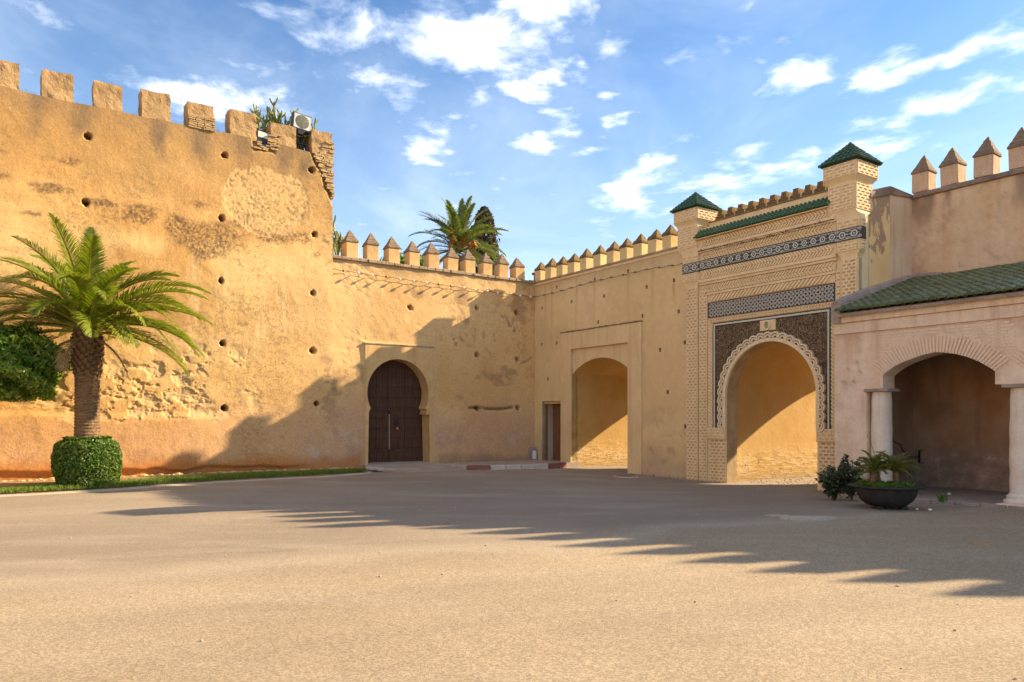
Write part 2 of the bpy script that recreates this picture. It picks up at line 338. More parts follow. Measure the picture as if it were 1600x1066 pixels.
lines = k.math('MAXIMUM', k.ramp(k.math('MAXIMUM', d1, d2), .34, .42), k.ramp(k.math('MINIMUM', d3, d4), .10, .05))
c = k.mix(lines, k.mix(k.ramp(k.noise(k.obj, 14, 2), .45, .55), (.016, .024, .030), (.05, .03, .022)), (.44, .42, .34))
M['lattice'] = fin(k, c, .35, lines, .006)
k = mat('arabesque_mosaic'); n1 = k.noise(k.obj, 21, 2, .5, 1.8); vo = k.n('ShaderNodeTexVoronoi', {'Vector': k.obj, 'Scale': 22.0}, feature='DISTANCE_TO_EDGE').outputs[0]
a1 = k.ramp(k.math('ABSOLUTE', k.math('SUBTRACT', n1, .5)), .055, .025); a2 = k.ramp(vo, .07, .03, 0, .0)
lines = k.math('MAXIMUM', a1, a2); n3 = k.noise(k.obj, 7, 3)
c = k.mix(lines, (.030, .017, .011), k.mix(n3, (.46, .29, .13), (.58, .42, .22)))
M['arabesque'] = fin(k, c, .4, lines, .012)
# vegetation
def leafmat(name, c1, c2, c3, rough=.45, trans=.25):
    k = mat(name); a = k.n('ShaderNodeAttribute', attribute_name='col').outputs['Color']; s_ = k.n('ShaderNodeSeparateColor', {0: a})
    col = k.mix(s_.outputs[0], c1, c2); col = k.mix(s_.outputs[1], col, c3)
    k.b.inputs['Specular IOR Level'].default_value = .4
    fin(k, col, rough)
    out = [x for x in k.t.nodes if x.type == 'OUTPUT_MATERIAL'][0]
    tr = k.n('ShaderNodeBsdfTranslucent', {0: k.mix(1.0, col, (1.5, 1.7, .7), 'MULTIPLY')})
    mx = k.n('ShaderNodeMixShader', {0: trans, 1: k.b.outputs[0], 2: tr.outputs[0]}); k.set(out.inputs[0], mx.outputs[0])
    return k.m
M['frond'] = leafmat('palm_frond_green', (.060, .115, .010), (.19, .235, .016), (.48, .37, .05), .42, .3)
M['frond_grey'] = leafmat('date_palm_green', (.065, .095, .026), (.15, .18, .045), (.26, .23, .07), .45, .25)
M['orange_leaf'] = leafmat('glossy_dark_green_leaf', (.060, .135, .014), (.17, .27, .03), (.34, .40, .07), .28, .3)
M['hedge_leaf'] = leafmat('clipped_hedge_leaf', (.034, .085, .008), (.085, .155, .012), (.20, .26, .03), .4, .25)
M['cypress_leaf'] = leafmat('cypress_brown_green', (.030, .036, .016), (.085, .072, .034), (.18, .125, .06), .7, .1)
M['fig_leaf'] = leafmat('dull_dark_leaf', (.016, .034, .014), (.032, .055, .020), (.07, .09, .03), .5, .15)
M['small_palm_leaf'] = leafmat('young_palm_green', (.030, .075, .016), (.065, .115, .022), (.26, .21, .03), .45, .25)
M['cover_leaf'] = leafmat('ground_cover_green', (.060, .130, .015), (.10, .19, .02), (.18, .25, .03), .5, .3)
M['grass'] = leafmat('short_grass', (.075, .165, .012), (.135, .23, .018), (.30, .26, .07), .6, .3)
M['dry_grass'] = leafmat('dry_weed', (.20, .14, .06), (.30, .22, .10), (.10, .10, .04), .8, .2)
M['cactus'] = leafmat('yellow_green_cactus', (.085, .115, .022), (.17, .19, .035), (.34, .30, .06), .55, .08)
M['core'] = flat('shaded_core', (.016, .030, .008), .9, 0, .4, 12)  # dark solid filler behind the leaves, coloured as the shade inside the foliage
M['bark'] = plaster('brown_bark', (.12, .08, .05), (.20, .14, .085), 6, .3, (.06, .045, .03), .4, .02, .3)
M['date_bunch'] = flat('orange_date_fruit', (.50, .17, .02), .5, 0, .35, 30)
k = mat('palm_trunk_fibre'); n1 = k.noise(k.vm('MULTIPLY', k.obj, (1, 1, 3)), 9, 6, .7); n2 = k.noise(k.vm('MULTIPLY', k.obj, (1, 1, .25)), 45, 3, .6)
c = k.mix(k.ramp(n1, .3, .7), (.11, .062, .030), (.31, .195, .10)); c = k.mix(k.ramp(n2, .5, .75, 0, .4), c, (.28, .19, .105))
M['trunk'] = fin(k, c, .9, k.math('ADD', n1, n2), .03)
# ground
k = mat('sandy_asphalt'); p = k.pos
big = k.noise(p, .16, 5, .55); mid = k.noise(k.vm('MULTIPLY', p, (.35, 1.2, 1)), .8, 6, .6); ag = k.n('ShaderNodeTexVoronoi', {'Vector': p, 'Scale': 66.0}).outputs['Color']
agv = k.n('ShaderNodeSeparateColor', {0: ag}).outputs[0]; fn = k.noise(p, 130, 4, .7); pt = k.noise(p, 5, 6, .7)
px2 = k.n('ShaderNodeSeparateXYZ', {0: p}); zone = k.math('ADD', k.math('SUBTRACT', px2.outputs[1], k.math('MULTIPLY', px2.outputs[0], .50)), k.math('MULTIPLY_ADD', big, 5.0, -12.3))
zone = k.ramp(k.math('ADD', zone, k.math('MULTIPLY_ADD', mid, 1.6, -.8)), -1.0, 1.2)          # old open-grained surface near, smoother greyer one beyond
near = k.mix(k.ramp(big, .38, .64), (.350, .262, .165), (.420, .320, .202)); near = k.mix(k.ramp(mid, .42, .72, 0, .5), near, (.45, .355, .242))
far = k.mix(k.ramp(big, .38, .64), (.275, .213, .150), (.335, .263, .185)); far = k.mix(k.ramp(mid, .46, .72, 0, .6), far, (.42, .338, .245))
edge = k.math('MULTIPLY', k.ramp(zone, .0, .5), k.ramp(zone, 1.0, .5)); c = k.mix(zone, near, far); c = k.mix(k.math('MULTIPLY', edge, .35), c, (.54, .435, .305))
trk = k.noise(k.vm('MULTIPLY', k.n('ShaderNodeVectorRotate', {'Vector': p, 'Angle': R(-22)}, rotation_type='Z_AXIS').outputs[0], (.06, .55, 1)), 1.0, 4, .55)
c = k.mix(k.ramp(trk, .46, .60, 0, .24), c, (.265, .210, .155)); c = k.mix(k.ramp(trk, .42, .34, 0, .25), c, (.46, .37, .262))
oil = k.noise(p, .9, 4, .6); c = k.mix(k.ramp(oil, .66, .76, 0, .35), c, (.20, .16, .125))
c = k.mix(k.ramp(pt, .60, .80, 0, .28), c, (.24, .18, .13)); gsc = k.math('MULTIPLY_ADD', zone, -.5, 1.0)
gr_ = k.math('ADD', k.ramp(agv, 0, 1, -.24, .22), k.ramp(fn, .3, .7, -.16, .16)); c = mul(k, c, grey(k, k.math('MULTIPLY_ADD', gr_, gsc, 1.0)))
crk = k.n('ShaderNodeTexVoronoi', {'Vector': k.vm('ADD', p, k.n('ShaderNodeCombineXYZ', {0: k.math('MULTIPLY', mid, 1.4), 1: k.math('MULTIPLY', pt, .6)}).outputs[0]), 'Scale': .16}, feature='DISTANCE_TO_EDGE').outputs[0]
c = k.mix(k.ramp(crk, .004, .001, 0, .16), c, (.13, .10, .075))
M['road'] = fin(k, c, .93, k.math('ADD', agv, k.math('MULTIPLY', fn, 1.5)), .006)
k = mat('orange_earth'); n1 = k.noise(k.pos, 3, 6, .65); M['earth'] = fin(k, k.mix(k.ramp(n1, .3, .7), (.26, .135, .055), (.40, .25, .13)), .95, n1, .05)
M['patch'] = plaster('pale_cement_patch', (.40, .33, .25), (.48, .40, .31), 3, 0, (.30, .24, .18), .4, .006, .2)
M['stain_patch'] = plaster('rust_stain', (.38, .22, .10), (.44, .28, .14), 3, 0, (.30, .22, .15), .4, .006, .2)
M['iron'] = flat('rusty_iron_cover', (.11, .085, .065), .7, .2, .3, 12)

# ---------------------------------------------------------------- ground
GP = [(0, 2, 0), (-8, 8, 0), (8, 8, 0), (0, 14, 0), (-11, 16, 0), (6.9, 13.7, 0), (-20, 20, .05), (20, 10, 0), (0, -20, 0)]
for (x, y, z) in [(-16, -.3, .04), (-11, -.3, .05), (-8, -.3, .04), (-7.3, -1.9, .03), (-5.5, -2.8, .06), (-3, -3, .03)]:
    q = toW('A', (x, y)); GP.append((q.x, q.y, z))
for (x, y, z) in [(1, -2.6, .03), (2.3, -.3, -.01), (4, -.4, -.03), (7.5, -.4, -.075), (9, -.3, -.085), (10.5, 0, -.09), (11.8, -.3, -.08), (13.3, -1.2, -.03), (14.5, -1.2, -.03), (16, -1.2, 0), (10, 3, -.10), (3.5, 3, -.05), (10, 7, -.1), (3.5, 7, -.05), (7, 12, -.1)]:
    q = toW('B', (x, y)); GP.append((q.x, q.y, z))
GP = np.array(GP, float)
def gz(x, y):
    x = np.atleast_1d(np.asarray(x, float)); y = np.atleast_1d(np.asarray(y, float))
    w = 1 / (((x[:, None] - GP[None, :, 0]) ** 2 + (y[:, None] - GP[None, :, 1]) ** 2) ** 2 + .3)
    return (w * GP[None, :, 2]).sum(1) / w.sum(1)
def gfull(x, y): return gz(x, y) + (fbm(np.atleast_1d(np.asarray(x, float)), np.atleast_1d(np.asarray(y, float)), .5, 3) - .5) * .035
gx = np.unique(np.concatenate([[-600, -300, -150, -80, -50, -35], np.arange(-24, 24.1, .4), [35, 50, 80, 150, 300, 600]]))
gy = np.unique(np.concatenate([[-600, -200, -80, -30, -12, -5], np.arange(-2, 40.1, .4), [50, 70, 110, 200, 400, 800]]))
X, Y = np.meshgrid(gx, gy); X = X.ravel(); Y = Y.ravel(); Z = gz(X, Y) + (fbm(X, Y, .5, 3) - .5) * .035
mb = MB(); nx = len(gx); ny = len(gy)
mb.v = np.stack([X, Y, Z], 1).tolist(); mb.f = [(j * nx + i, j * nx + i + 1, (j + 1) * nx + i + 1, (j + 1) * nx + i) for j in range(ny - 1) for i in range(nx - 1)]
tag(mb.build('road', M['road'], smooth=True, fix=False), kind='structure')

# ================================================================ RAMPART (left, tall)
A1X0, A1X1, A1TOP = -21.0, -7.78, 9.76
holesA1 = [(-14.39, 8.95), (-10.99, 9.12), (-8.45, 9.2), (-14.43, 7.23), (-11.08, 7.34), (-8.35, 7.27), (-11.09, 5.56), (-8.41, 5.47), (-11.02, 3.8), (-8.39, 3.73), (-10.97, 1.96), (-8.27, 2.12)]
holesA1 += [(x, z) for x in (-17.6,) for z in (9.0, 7.2, 5.5, 3.8, 2.0)] + [(-14.4, 5.5), (-14.4, 3.7)]
def lerp(a, b, t): t = np.asarray(t)[..., None]; return np.asarray(a) * (1 - t) + np.asarray(b) * t
def earth_colour(x, z, door):
    """albedo of the old ochre wall: repairs, lichen stains, washed-down grime"""
    c = lerp((.56, .31, .100), (.64, .395, .150), ss(.32, .68, fbm(x, z, .55, 5, .55, 1)))
    c = lerp(c, (.68, .44, .18), ss(.50, .74, fbm(x, z * 1.5, .42, 5, .6, 2)) * .75)
    c = lerp(c, (.52, .27, .095), ss(.55, .78, fbm(x, z, .9, 6, .6, 3)) * .55)
    return c
def mid_colour(xr, zr):
    c = lerp((.62, .372, .148), (.69, .445, .195), ss(.32, .68, fbm(xr, zr, .55, 5, .55, 1)))
    c = lerp(c, (.70, .46, .195), ss(.50, .72, fbm(xr, zr * 1.5, .5, 5, .6, 2)) * .6 * ss(2, 4.5, zr))
    return c
def a2_colour(xr, zr):
    c = mid_colour(xr, zr)
    c = lerp(c, (.35, .21, .10), ss(.58, .72, fbm(xr, zr, 1.1, 6, .65, 45) + .12 * np.exp(-(((xr + 1.6) / 1.2) ** 2 + ((zr - 4.9) / .8) ** 2))) * .7)
    c = lerp(c, (.16, .10, .06), ss(.60, .70, fbm(xr, zr * .7, 6, 4, .6, 46)) * np.exp(-(((xr + 1.5) / 1.1) ** 2 + ((zr - 4.7) / .75) ** 2)) * .8)
    c = lerp(c, (.16, .10, .06), ss(.58, .70, fbm(xr, zr, 5, 4, .6, 47)) * (np.exp(-(((xr + 3.3) / .5) ** 2 + ((zr - 4.35) / .3) ** 2)) + np.exp(-(((xr + 7.6) / .5) ** 2 + ((zr - 2.9) / .5) ** 2))) * .8)
    c = lerp(c, (.56, .335, .20), ss(2.6, 1.2, zr + (fbm(xr, zr, .8, 4, .5, 48) - .5) * 1.0) * .65)
    c = lerp(c, (.42, .25, .17), ss(.50, .68, fbm(xr, zr, 1.3, 5, .6, 49)) * ss(1.6, .8, zr) * .6)
    c = lerp(c, (.60, .45, .34), ss(.60, .72, fbm(xr, zr, 1.7, 5, .6, 50)) * ss(1.8, .9, zr) * .5)
    c = lerp(c, (.26, .17, .09), ss(.55, .25, zr + (fbm(xr, zr, 2, 4, .5, 51) - .5) * .4) * ss(-4.2, -3.9, xr) * .5)
    c = lerp(c, (.46, .18, .05), ss(.62, .25, zr + (fbm(xr, zr, 2, 4, .5, 51) - .5) * .3) * ss(-6.7, -6.9, xr) * .8)
    return c
x = np.unique(np.round(np.concatenate([np.arange(A1X0, -14.9, .040), np.arange(-14.9, -10.2, .021), np.arange(-10.2, A1X1, .034), [A1X1]]), 4)); zc = np.unique(np.round(np.concatenate([np.arange(0, .175, .0036), np.arange(.175, .37, .0021), np.arange(.37, 1, .0036), [1.0]]), 5))
XX, TT = np.meshgrid(x, zc)
top = A1TOP + (fbm(x, x * 0, 1.2, 4, .5, 4) - .5) * .12
ZZ = -.3 + TT * (top[None, :] + .3)
xr, zr = XX.ravel(), ZZ.ravel()
dsp = (fbm(xr, zr, .35, 3, .5, 5) - .5) * .10 + (fbm(xr, zr, 1.6, 4, .55, 6) - .5) * .03 + (fbm(xr, zr, 7, 4, .6, 7) - .5) * .011
proud = .03 + .10 * ss(3.5, 6.0, zr); dsp += proud * 1
er = ss(.40, .56, fbm(xr, zr * 1.3, .8, 4, .5, 8) + .30 * np.exp(-(((xr + 12.9) / 2.2) ** 2 + ((zr - 2.5) / .75) ** 2)) - .08) * ss(1.55, 1.75, zr + (fbm(xr, zr, 2, 3, .5, 9) - .5) * .3) * ss(4.0, 3.3, zr) * ss(-9.6, -10.6, xr)
fl = fbm(xr + .25 * fbm(xr, zr, 4, 3, .5, 92), zr * 1.5, 2.6, 6, .62, 10); loss = er * (ss(.46, .475, fl) * .5 + ss(.53, .545, fl) * .3 + ss(.60, .615, fl) * .2)
dsp -= loss * (.045 + .02 * (fbm(xr, zr, 14, 2, .5, 93) - .5))
# round repaired patch, rough and pitted
px_, pz_ = (xr + 9.78) / 1.22, (zr - 8.05) / .98; rad = np.sqrt(px_ ** 2 + pz_ ** 2) + (fbm(xr, zr, 1.5, 4, .5, 12) - .5) * .55
pat = ss(1.0, .93, rad); pit = ss(.62, .70, fbm(xr, zr * 1.6, 12, 3, .5, 13))
dsp -= pat * (.010 + .012 * pit)
# exposed corner masonry at the top right
cor = ss(0, .05, xr - (-8.52 + (9.80 - zr) * .47) + (fbm(xr, zr, 2.5, 3, .5, 14) - .5) * .16) * ss(8.0, 8.15, zr)
dsp -= cor * .13
sub = ss(0, .05, .36 - np.abs(xr + 9.85) + (fbm(xr, zr, 3, 3, .5, 15) - .5) * .2) * ss(9.42, 9.52, zr + (fbm(xr, zr, 3, 3, .5, 16) - .5) * .2)
dsp -= sub * .08
band = 0 * xr + .24 * np.exp(-((zr - 7.1) / .55) ** 2) * ss(-15.5, -13.5, xr)
for (bx_, bz_, bw, bh, ba) in ((-15.05, 7.47, .55, .16, .8), (-14.1, 7.28, .7, .10, .8), (-13.25, 7.10, .50, .27, .95), (-11.6, 6.75, 1.0, .52, 1.05), (-11.6, 7.62, .5, .16, .7), (-9.3, 7.1, .75, .27, .95), (-16.2, 7.6, .4, .2, .7), (-16.6, 7.0, .4, .14, .7), (-15.7, 6.75, .5, .10, .5), (-10.2, 7.5, .5, .16, .6), (-15.1, 8.2, .9, .12, .55), (-16.5, 8.25, .6, .15, .6), (-8.3, 6.6, .4, .18, .6)):
    band = np.maximum(band, ba * np.exp(-(((xr - bx_) / bw) ** 2 + ((zr - bz_ + .12 * (xr - bx_) * 0) / bh) ** 2) * .9))
band = ss(.24, .60, band * 1.0 + (fbm(xr, zr * 1.7, 1.6, 5, .62, 17) - .5) * 1.25)
dsp += band * (fbm(xr, zr, 16, 2, .5, 18) - .5) * .022
dsp += .05 * ss(1.9, 1.7, zr + (fbm(xr, zr, 1, 3, .5, 19) - .5) * .15) * ss(-9.5, -12, xr)       # thicker lower render
dsp -= .10 * ss(.24, .16, zr - .10 + (fbm(xr, zr * 0, 1.4, 3, .5, 20) - .5) * .25) * ss(-8.2, -9.5, xr)       # undercut at the foot
for (hx, hz_) in holesA1:
    r_ = np.sqrt(((xr - hx) / 1.0) ** 2 + ((zr - hz_) / .95) ** 2) + (fbm(xr, zr, 5, 2, .5, 21) - .5) * .06
    dsp -= .62 * ss(.090, .062, r_)
c = earth_colour(xr, zr, 0)
blend = ss(-10.8, -8.2, xr + (fbm(xr, zr, .7, 4, .5, 90) - .5) * 1.6) * ss(7.0, 5.6, zr)
c = lerp(c, mid_colour(xr, zr), blend)
c = c * (1 + .22 * (fbm(xr * .7, zr * 4.2, 1.1, 5, .6, 94) - .5) + .16 * (fbm(xr * 7, zr * .7, 1.0, 4, .6, 95) - .5) * ss(3.2, 4.5, zr))[:, None]
c = lerp(c, (.74, .53, .26), ss(.58, .72, fbm(xr * 6, zr * .6, 1.0, 5, .6, 96)) * ss(3.0, 4.4, zr) * ss(6.6, 5.8, zr) * ss(-12.5, -11.5, xr) * .5)
c = lerp(c, (.43, .245, .085), ss(7.2, 9.0, zr + (fbm(xr, zr, .8, 4, .5, 22) - .5) * 2.2) * .85)      # weathered upper third
c = lerp(c, (.72, .49, .205), ss(6.9, 6.3, zr) * ss(4.2, 5.6, zr) * ss(.40, .62, fbm(xr, zr, .6, 4, .5, 23)) * .7)
gr = np.zeros_like(xr)
for gxp in (-15.55, -14.45, -12.75, -11.6, -10.45, -9.3, -8.66):                                        # grime washed down below the crenels
    gr = np.maximum(gr, np.exp(-((xr - gxp + (fbm(xr, zr, 1.2, 3, .5, 24) - .5) * .4) / .24) ** 2) * ss(8.3, 9.7, zr + (fbm(xr, zr, 2, 3, .5, 25) - .5) * 1.0))
c = lerp(c, (.19, .125, .07), np.clip(gr * 1.1, 0, .92))
c = lerp(c, (.20, .115, .048), band * (.28 + .70 * ss(.38, .60, fbm(xr + zr * .3, zr * 1.5, 19, 3, .75, 26))))
c = lerp(c, (.67, .44, .185), pat * .65); c = lerp(c, (.38, .23, .095), pat * pit * .6)
c = lerp(c, (.62, .43, .21), loss * .7)
c = lerp(c, (.61, .35, .175), ss(2.3, 1.1, zr + (fbm(xr, zr, .9, 4, .5, 27) - .5) * 1.1) * .68)             # pinkish lower render
c = lerp(c, (.36, .20, .115), ss(.56, .72, fbm(xr, zr, .8, 5, .6, 28)) * ss(1.9, 1.2, zr) * .6)
c = lerp(c, (.50, .185, .035), ss(.72, .28, zr + (fbm(xr, zr, 1.4, 4, .5, 29) - .5) * .35) * .85)         # orange earth splashed on the foot
c = lerp(c, (.14, .085, .045), cor * .35)
c = lerp(c, (.25, .150, .07), ss(.60, .70, fbm(xr, zr * 1.4, 17, 3, .6, 30)) * ss(.42, .64, fbm(xr, zr, .7, 3, .5, 31)) * .5)
c = lerp(c, (.22, .13, .06), ss(.025, .008, np.abs(fbm(xr, zr * 1.4, 1.3, 5, .55, 97) - .5)) * ss(.48, .62, fbm(xr, zr, .5, 3, .5, 98)) * .4)
c = lerp(c, (.30, .185, .085), ss(9.0, 9.75, zr + (fbm(xr, zr, 2, 4, .55, 99) - .5) * .9) * .55)
bl2 = ss(-9.4, -8.1, xr + (fbm(xr, zr, .9, 4, .5, 91) - .5) * 1.2) * ss(6.9, 5.6, zr); bl2 = np.maximum(bl2, ss(-8.1, -7.85, xr) * ss(6.9, 5.8, zr))
c = lerp(c, a2_colour(xr, zr), bl2)
for (hx, hz_) in holesA1: c = lerp(c, (.17, .10, .05), ss(.095, .06, np.sqrt((xr - hx) ** 2 + (zr - hz_) ** 2)))  # shade inside the putlog holes painted into the colour
mb = MB(); nx = len(x); nz = len(zc)
mb.v = np.stack([xr, -dsp, zr], 1).tolist(); mb.f = [(j * nx + i, j * nx + i + 1, (j + 1) * nx + i + 1, (j + 1) * nx + i) for j in range(nz - 1) for i in range(nx - 1)]
# top, right end and back
k9 = len(mb.v); mb.v += [mb.v[(nz - 1) * nx + i] for i in range(nx)]; tops = [k9 + i for i in range(nx)]; k0 = len(mb.v)
mb.v += [(float(xx), .95, float(t)) for xx, t in zip(x, top)]; mb.f += [(tops[i], tops[i + 1], k0 + i + 1, k0 + i) for i in range(nx - 1)]
k1 = len(mb.v); mb.v += [(float(xx), .95, -.3) for xx in x]; mb.f += [(k0 + i, k0 + i + 1, k1 + i + 1, k1 + i) for i in range(nx - 1)]
k3 = len(mb.v); mb.v += [mb.v[j * nx + nx - 1] for j in range(nz)]; rgt = [k3 + j for j in range(nz)]; k2 = len(mb.v); mb.v += [(A1X1, .95, float(ZZ[j, -1])) for j in range(nz)]
mb.f += [(rgt[j], k2 + j, k2 + j + 1, rgt[j + 1]) for j in range(nz - 1)]
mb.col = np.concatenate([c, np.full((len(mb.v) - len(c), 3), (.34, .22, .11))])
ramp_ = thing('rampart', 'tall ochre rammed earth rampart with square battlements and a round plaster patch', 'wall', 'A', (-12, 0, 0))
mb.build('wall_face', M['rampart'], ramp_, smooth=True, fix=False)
def rough_box(w, dp, h, seed, cut=.06, amp=.055, M_=None):
    b = bmesh.new(); bmesh.ops.create_cube(b, size=1)
    for v in b.verts: v.co = Vector((v.co.x * w, v.co.y * dp, (v.co.z + .5) * h))
    bmesh.ops.subdivide_edges(b, edges=b.edges[:], cuts=max(2, int(min(w, h) / cut)), use_grid_fill=True)
    P = np.array([v.co for v in b.verts]); s_ = seed * 1.37
    for v, p in zip(b.verts, P):
        e = (abs(abs(p[0]) - w / 2) < .05) + (abs(abs(p[1]) - dp / 2) < .05) + (p[2] > h - .05)
        v.co += Vector(((fbm(p[1] + s_, p[2] + s_, 5, 3) - .5) * amp, (fbm(p[0] + s_, p[2] - s_, 5, 3) - .5) * amp, (fbm(p[0] + s_, p[1] + s_, 4, 3) - .5) * amp * (p[2] > .02)))
        if e > 1:
            q = (fbm(p[0] * 3 + s_, p[1] * 3 + p[2] * 4, 2.2, 3) - .25); v.co.x -= math.copysign(.05 * max(0, q), p[0]); v.co.z -= .05 * max(0, q) * (p[2] > h - .05)
    me = bpy.data.meshes.new('merlon'); b.to_mesh(me); b.free(); me.materials.append(M_); me.polygons.foreach_set('use_smooth', [False] * len(me.polygons)); return me
mer1 = [(-16.62, -15.86), (-15.39, -14.70), (-14.24, -13.57), (-13.12, -12.41), (-11.96, -11.27), (-10.83, -10.09), (-9.67, -8.92), (-8.43, -7.80)]
mer1 += [(-17.85, -17.1), (-19.1, -18.35), (-20.3, -19.6)]
for i, (a, b_) in enumerate(mer1):
    h = .72 + (.06 if i in (3, 5) else 0); zb = 9.72; yo = -.10
    if i == 6: h = .66
    put('merlon', rough_box(b_ - a, .52, h, i + 3, M_=M['merlon_old']), ramp_, ((a + b_) / 2, .26 + yo, zb))
# loose masonry: bricks one by one where the render has fallen
def brick_mesh(seed):
    me = rough_box(1, 1, 1, seed, .4, .16, M['rubble']); return me
BR = [brick_mesh(i) for i in range(5)]
def brick(parent, x, y, z, w, dp, h, rot=0):
    o = put('brick', random.choice(BR), parent, (x, y, z)); o.scale = (w, dp, h); o.rotation_euler = (0, rot, random.uniform(-.06, .06)); return o
z = 8.12
while z < 10.15:
    hgt = random.uniform(.055, .085); xa = -8.50 + (9.80 - z) * .47 if z < 9.72 else -8.30 + (z - 9.72) * .6
    xx = xa + random.uniform(.0, .12)
    while xx < -7.80:
        w = min(random.uniform(.16, .32), -7.74 - xx)
        if w > .06: brick(ramp_, xx + w / 2, -.045 + random.uniform(-.03, .025), z, w * .93, .16, hgt * .82)
        xx += w
    z += hgt
z = 9.72
while z < 10.10:                                                     # broken face of the fifth merlon
    xx = -11.97 + random.uniform(0, .05)
    while xx < -11.29:
        w = min(random.uniform(.15, .24), -11.25 - xx)
        if w > .05: brick(ramp_, xx + w / 2, -.135 + random.uniform(-.01, .02), z, w * .93, .12, .042)
        xx += w
    z += .055
for i in range(7): brick(ramp_, -9.62 + random.uniform(-.05, .12), -.11 + random.uniform(-.01, .02), 9.66 + i * .055, random.uniform(.2, .34), .12, .042)
for i in range(12): brick(ramp_, -10.02 + random.uniform(-.1, .45), -.075 + random.uniform(-.02, .02), 9.50 + (i // 3) * .06, random.uniform(.12, .22), .12, .045)

# ================================================================ DOOR WALL (middle)
ARCH = [(-6.59, .1), (-6.56, 1.86), (-6.50, 1.99)] + [(-5.515 + 1.10 * math.cos(t), 2.50 + 1.10 * math.sin(t)) for t in [R(a) for a in np.linspace(207, -27, 36)]] + [(-4.53, 1.99), (-4.40, 1.86), (-4.36, .1)]
holesA2 = [(-5.07, 5.32), (-2.52, 5.51), (-.83, 5.49), (-2.49, 3.88), (-.78, 3.80), (-2.47, 2.01), (-.75, 2.04)]
dw = thing('door_wall', 'sunlit ochre wall with a horseshoe door and a row of pointed merlons', 'wall', 'A', (-4, 0, 0))
mb = MB(); A2T = 6.66
mb.plate([(-7.78, -.3), (0, -.3), (0, A2T), (-7.78, A2T)], [ARCH], 0, .95, .042, back=False, sides=False)
P = np.array(mb.v); xr, zr = P[:, 0], P[:, 2]
rim = inside(P[:, [0, 2]], [(-6.72, -.4), (-6.72, 4.1), (-4.2, 4.1), (-4.2, -.4)]) * 1.0
ds = (fbm(xr, zr, .35, 3, .5, 5) - .5) * .10 + (fbm(xr, zr, 1.6, 4, .55, 6) - .5) * .03 + (fbm(xr, zr, 7, 4, .6, 7) - .5) * .011
ds = ds * (1 - .75 * rim) + .03
rough_ = ss(.46, .60, fbm(xr, zr * 1.2, .75, 4, .55, 41)) * ss(2.6, 3.4, zr) * (1 - rim) * ss(-7.75, -7.2, xr)
ds += rough_ * (fbm(xr, zr * 1.5, 6.5, 4, .6, 42) - .5) * .05
crk = np.exp(-((zr - 2.02 - (fbm(xr, xr * 0, 2.2, 3, .5, 43) - .5) * .14) / .045) ** 2) * ss(-2.95, -2.7, xr) * ss(-.85, -1.05, xr)
ds -= crk * .10
crk = crk * ss(.36, .52, fbm(xr, zr * 2, 3.2, 4, .6, 130)); crk2 = np.exp(-((zr - (3.6 + (xr + .7) * .45) - (fbm(xr, xr * 0, 2.2, 3, .5, 44) - .5) * .2) / .02) ** 2) * ss(-.75, -.6, xr) * ss(-.05, -.2, xr)
ds -= crk2 * .05
for (hx, hz_) in holesA2:
    r_ = np.sqrt((xr - hx) ** 2 + (zr - hz_) ** 2) + (fbm(xr, zr, 5, 2, .5, 21) - .5) * .07
    ds -= .62 * ss(.085, .058, r_)
P[:, 1] = -ds
c = a2_colour(xr, zr)
c = lerp(c, (.10, .065, .04), np.clip(crk + crk2, 0, 1) * .75)
for (hx, hz_) in holesA2: c = lerp(c, (.17, .10, .05), ss(.09, .055, np.sqrt((xr - hx) ** 2 + (zr - hz_) ** 2)))  # hole interiors coloured dark, as painted shade
c = lerp(c, (.30, .20, .11), ss(6.25, 6.6, zr + (fbm(xr, zr, 1.5, 4, .5, 52) - .5) * .6) * .5)
c = lerp(c, (.62, .41, .20), rim * .6)
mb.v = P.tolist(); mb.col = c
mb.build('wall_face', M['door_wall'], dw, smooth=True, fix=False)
mb = MB(); mb.box(-7.78, .9, .02, .95, A2T - .3, A2T - .04); mb.box(-7.78, 0, .85, .95, 0, A2T - .3)
mb.plate(ARCH, [], .02, .46, back=False); ff = [f for f in mb.f[12:] if len(f) == 4]; mb.f = mb.f[:12] + ff
mb.build('wall_body', M['merlon'], dw)
mb = MB()
for i in range(26):
    a = -7.78 + i * .3; mb.box(a + .003, a + .297, -.085 + random.uniform(-.02, .015), .95, A2T - .045, A2T + .055 + random.uniform(-.012, .02))
mb.build('coping', M['coping'], dw, bevel=.02)
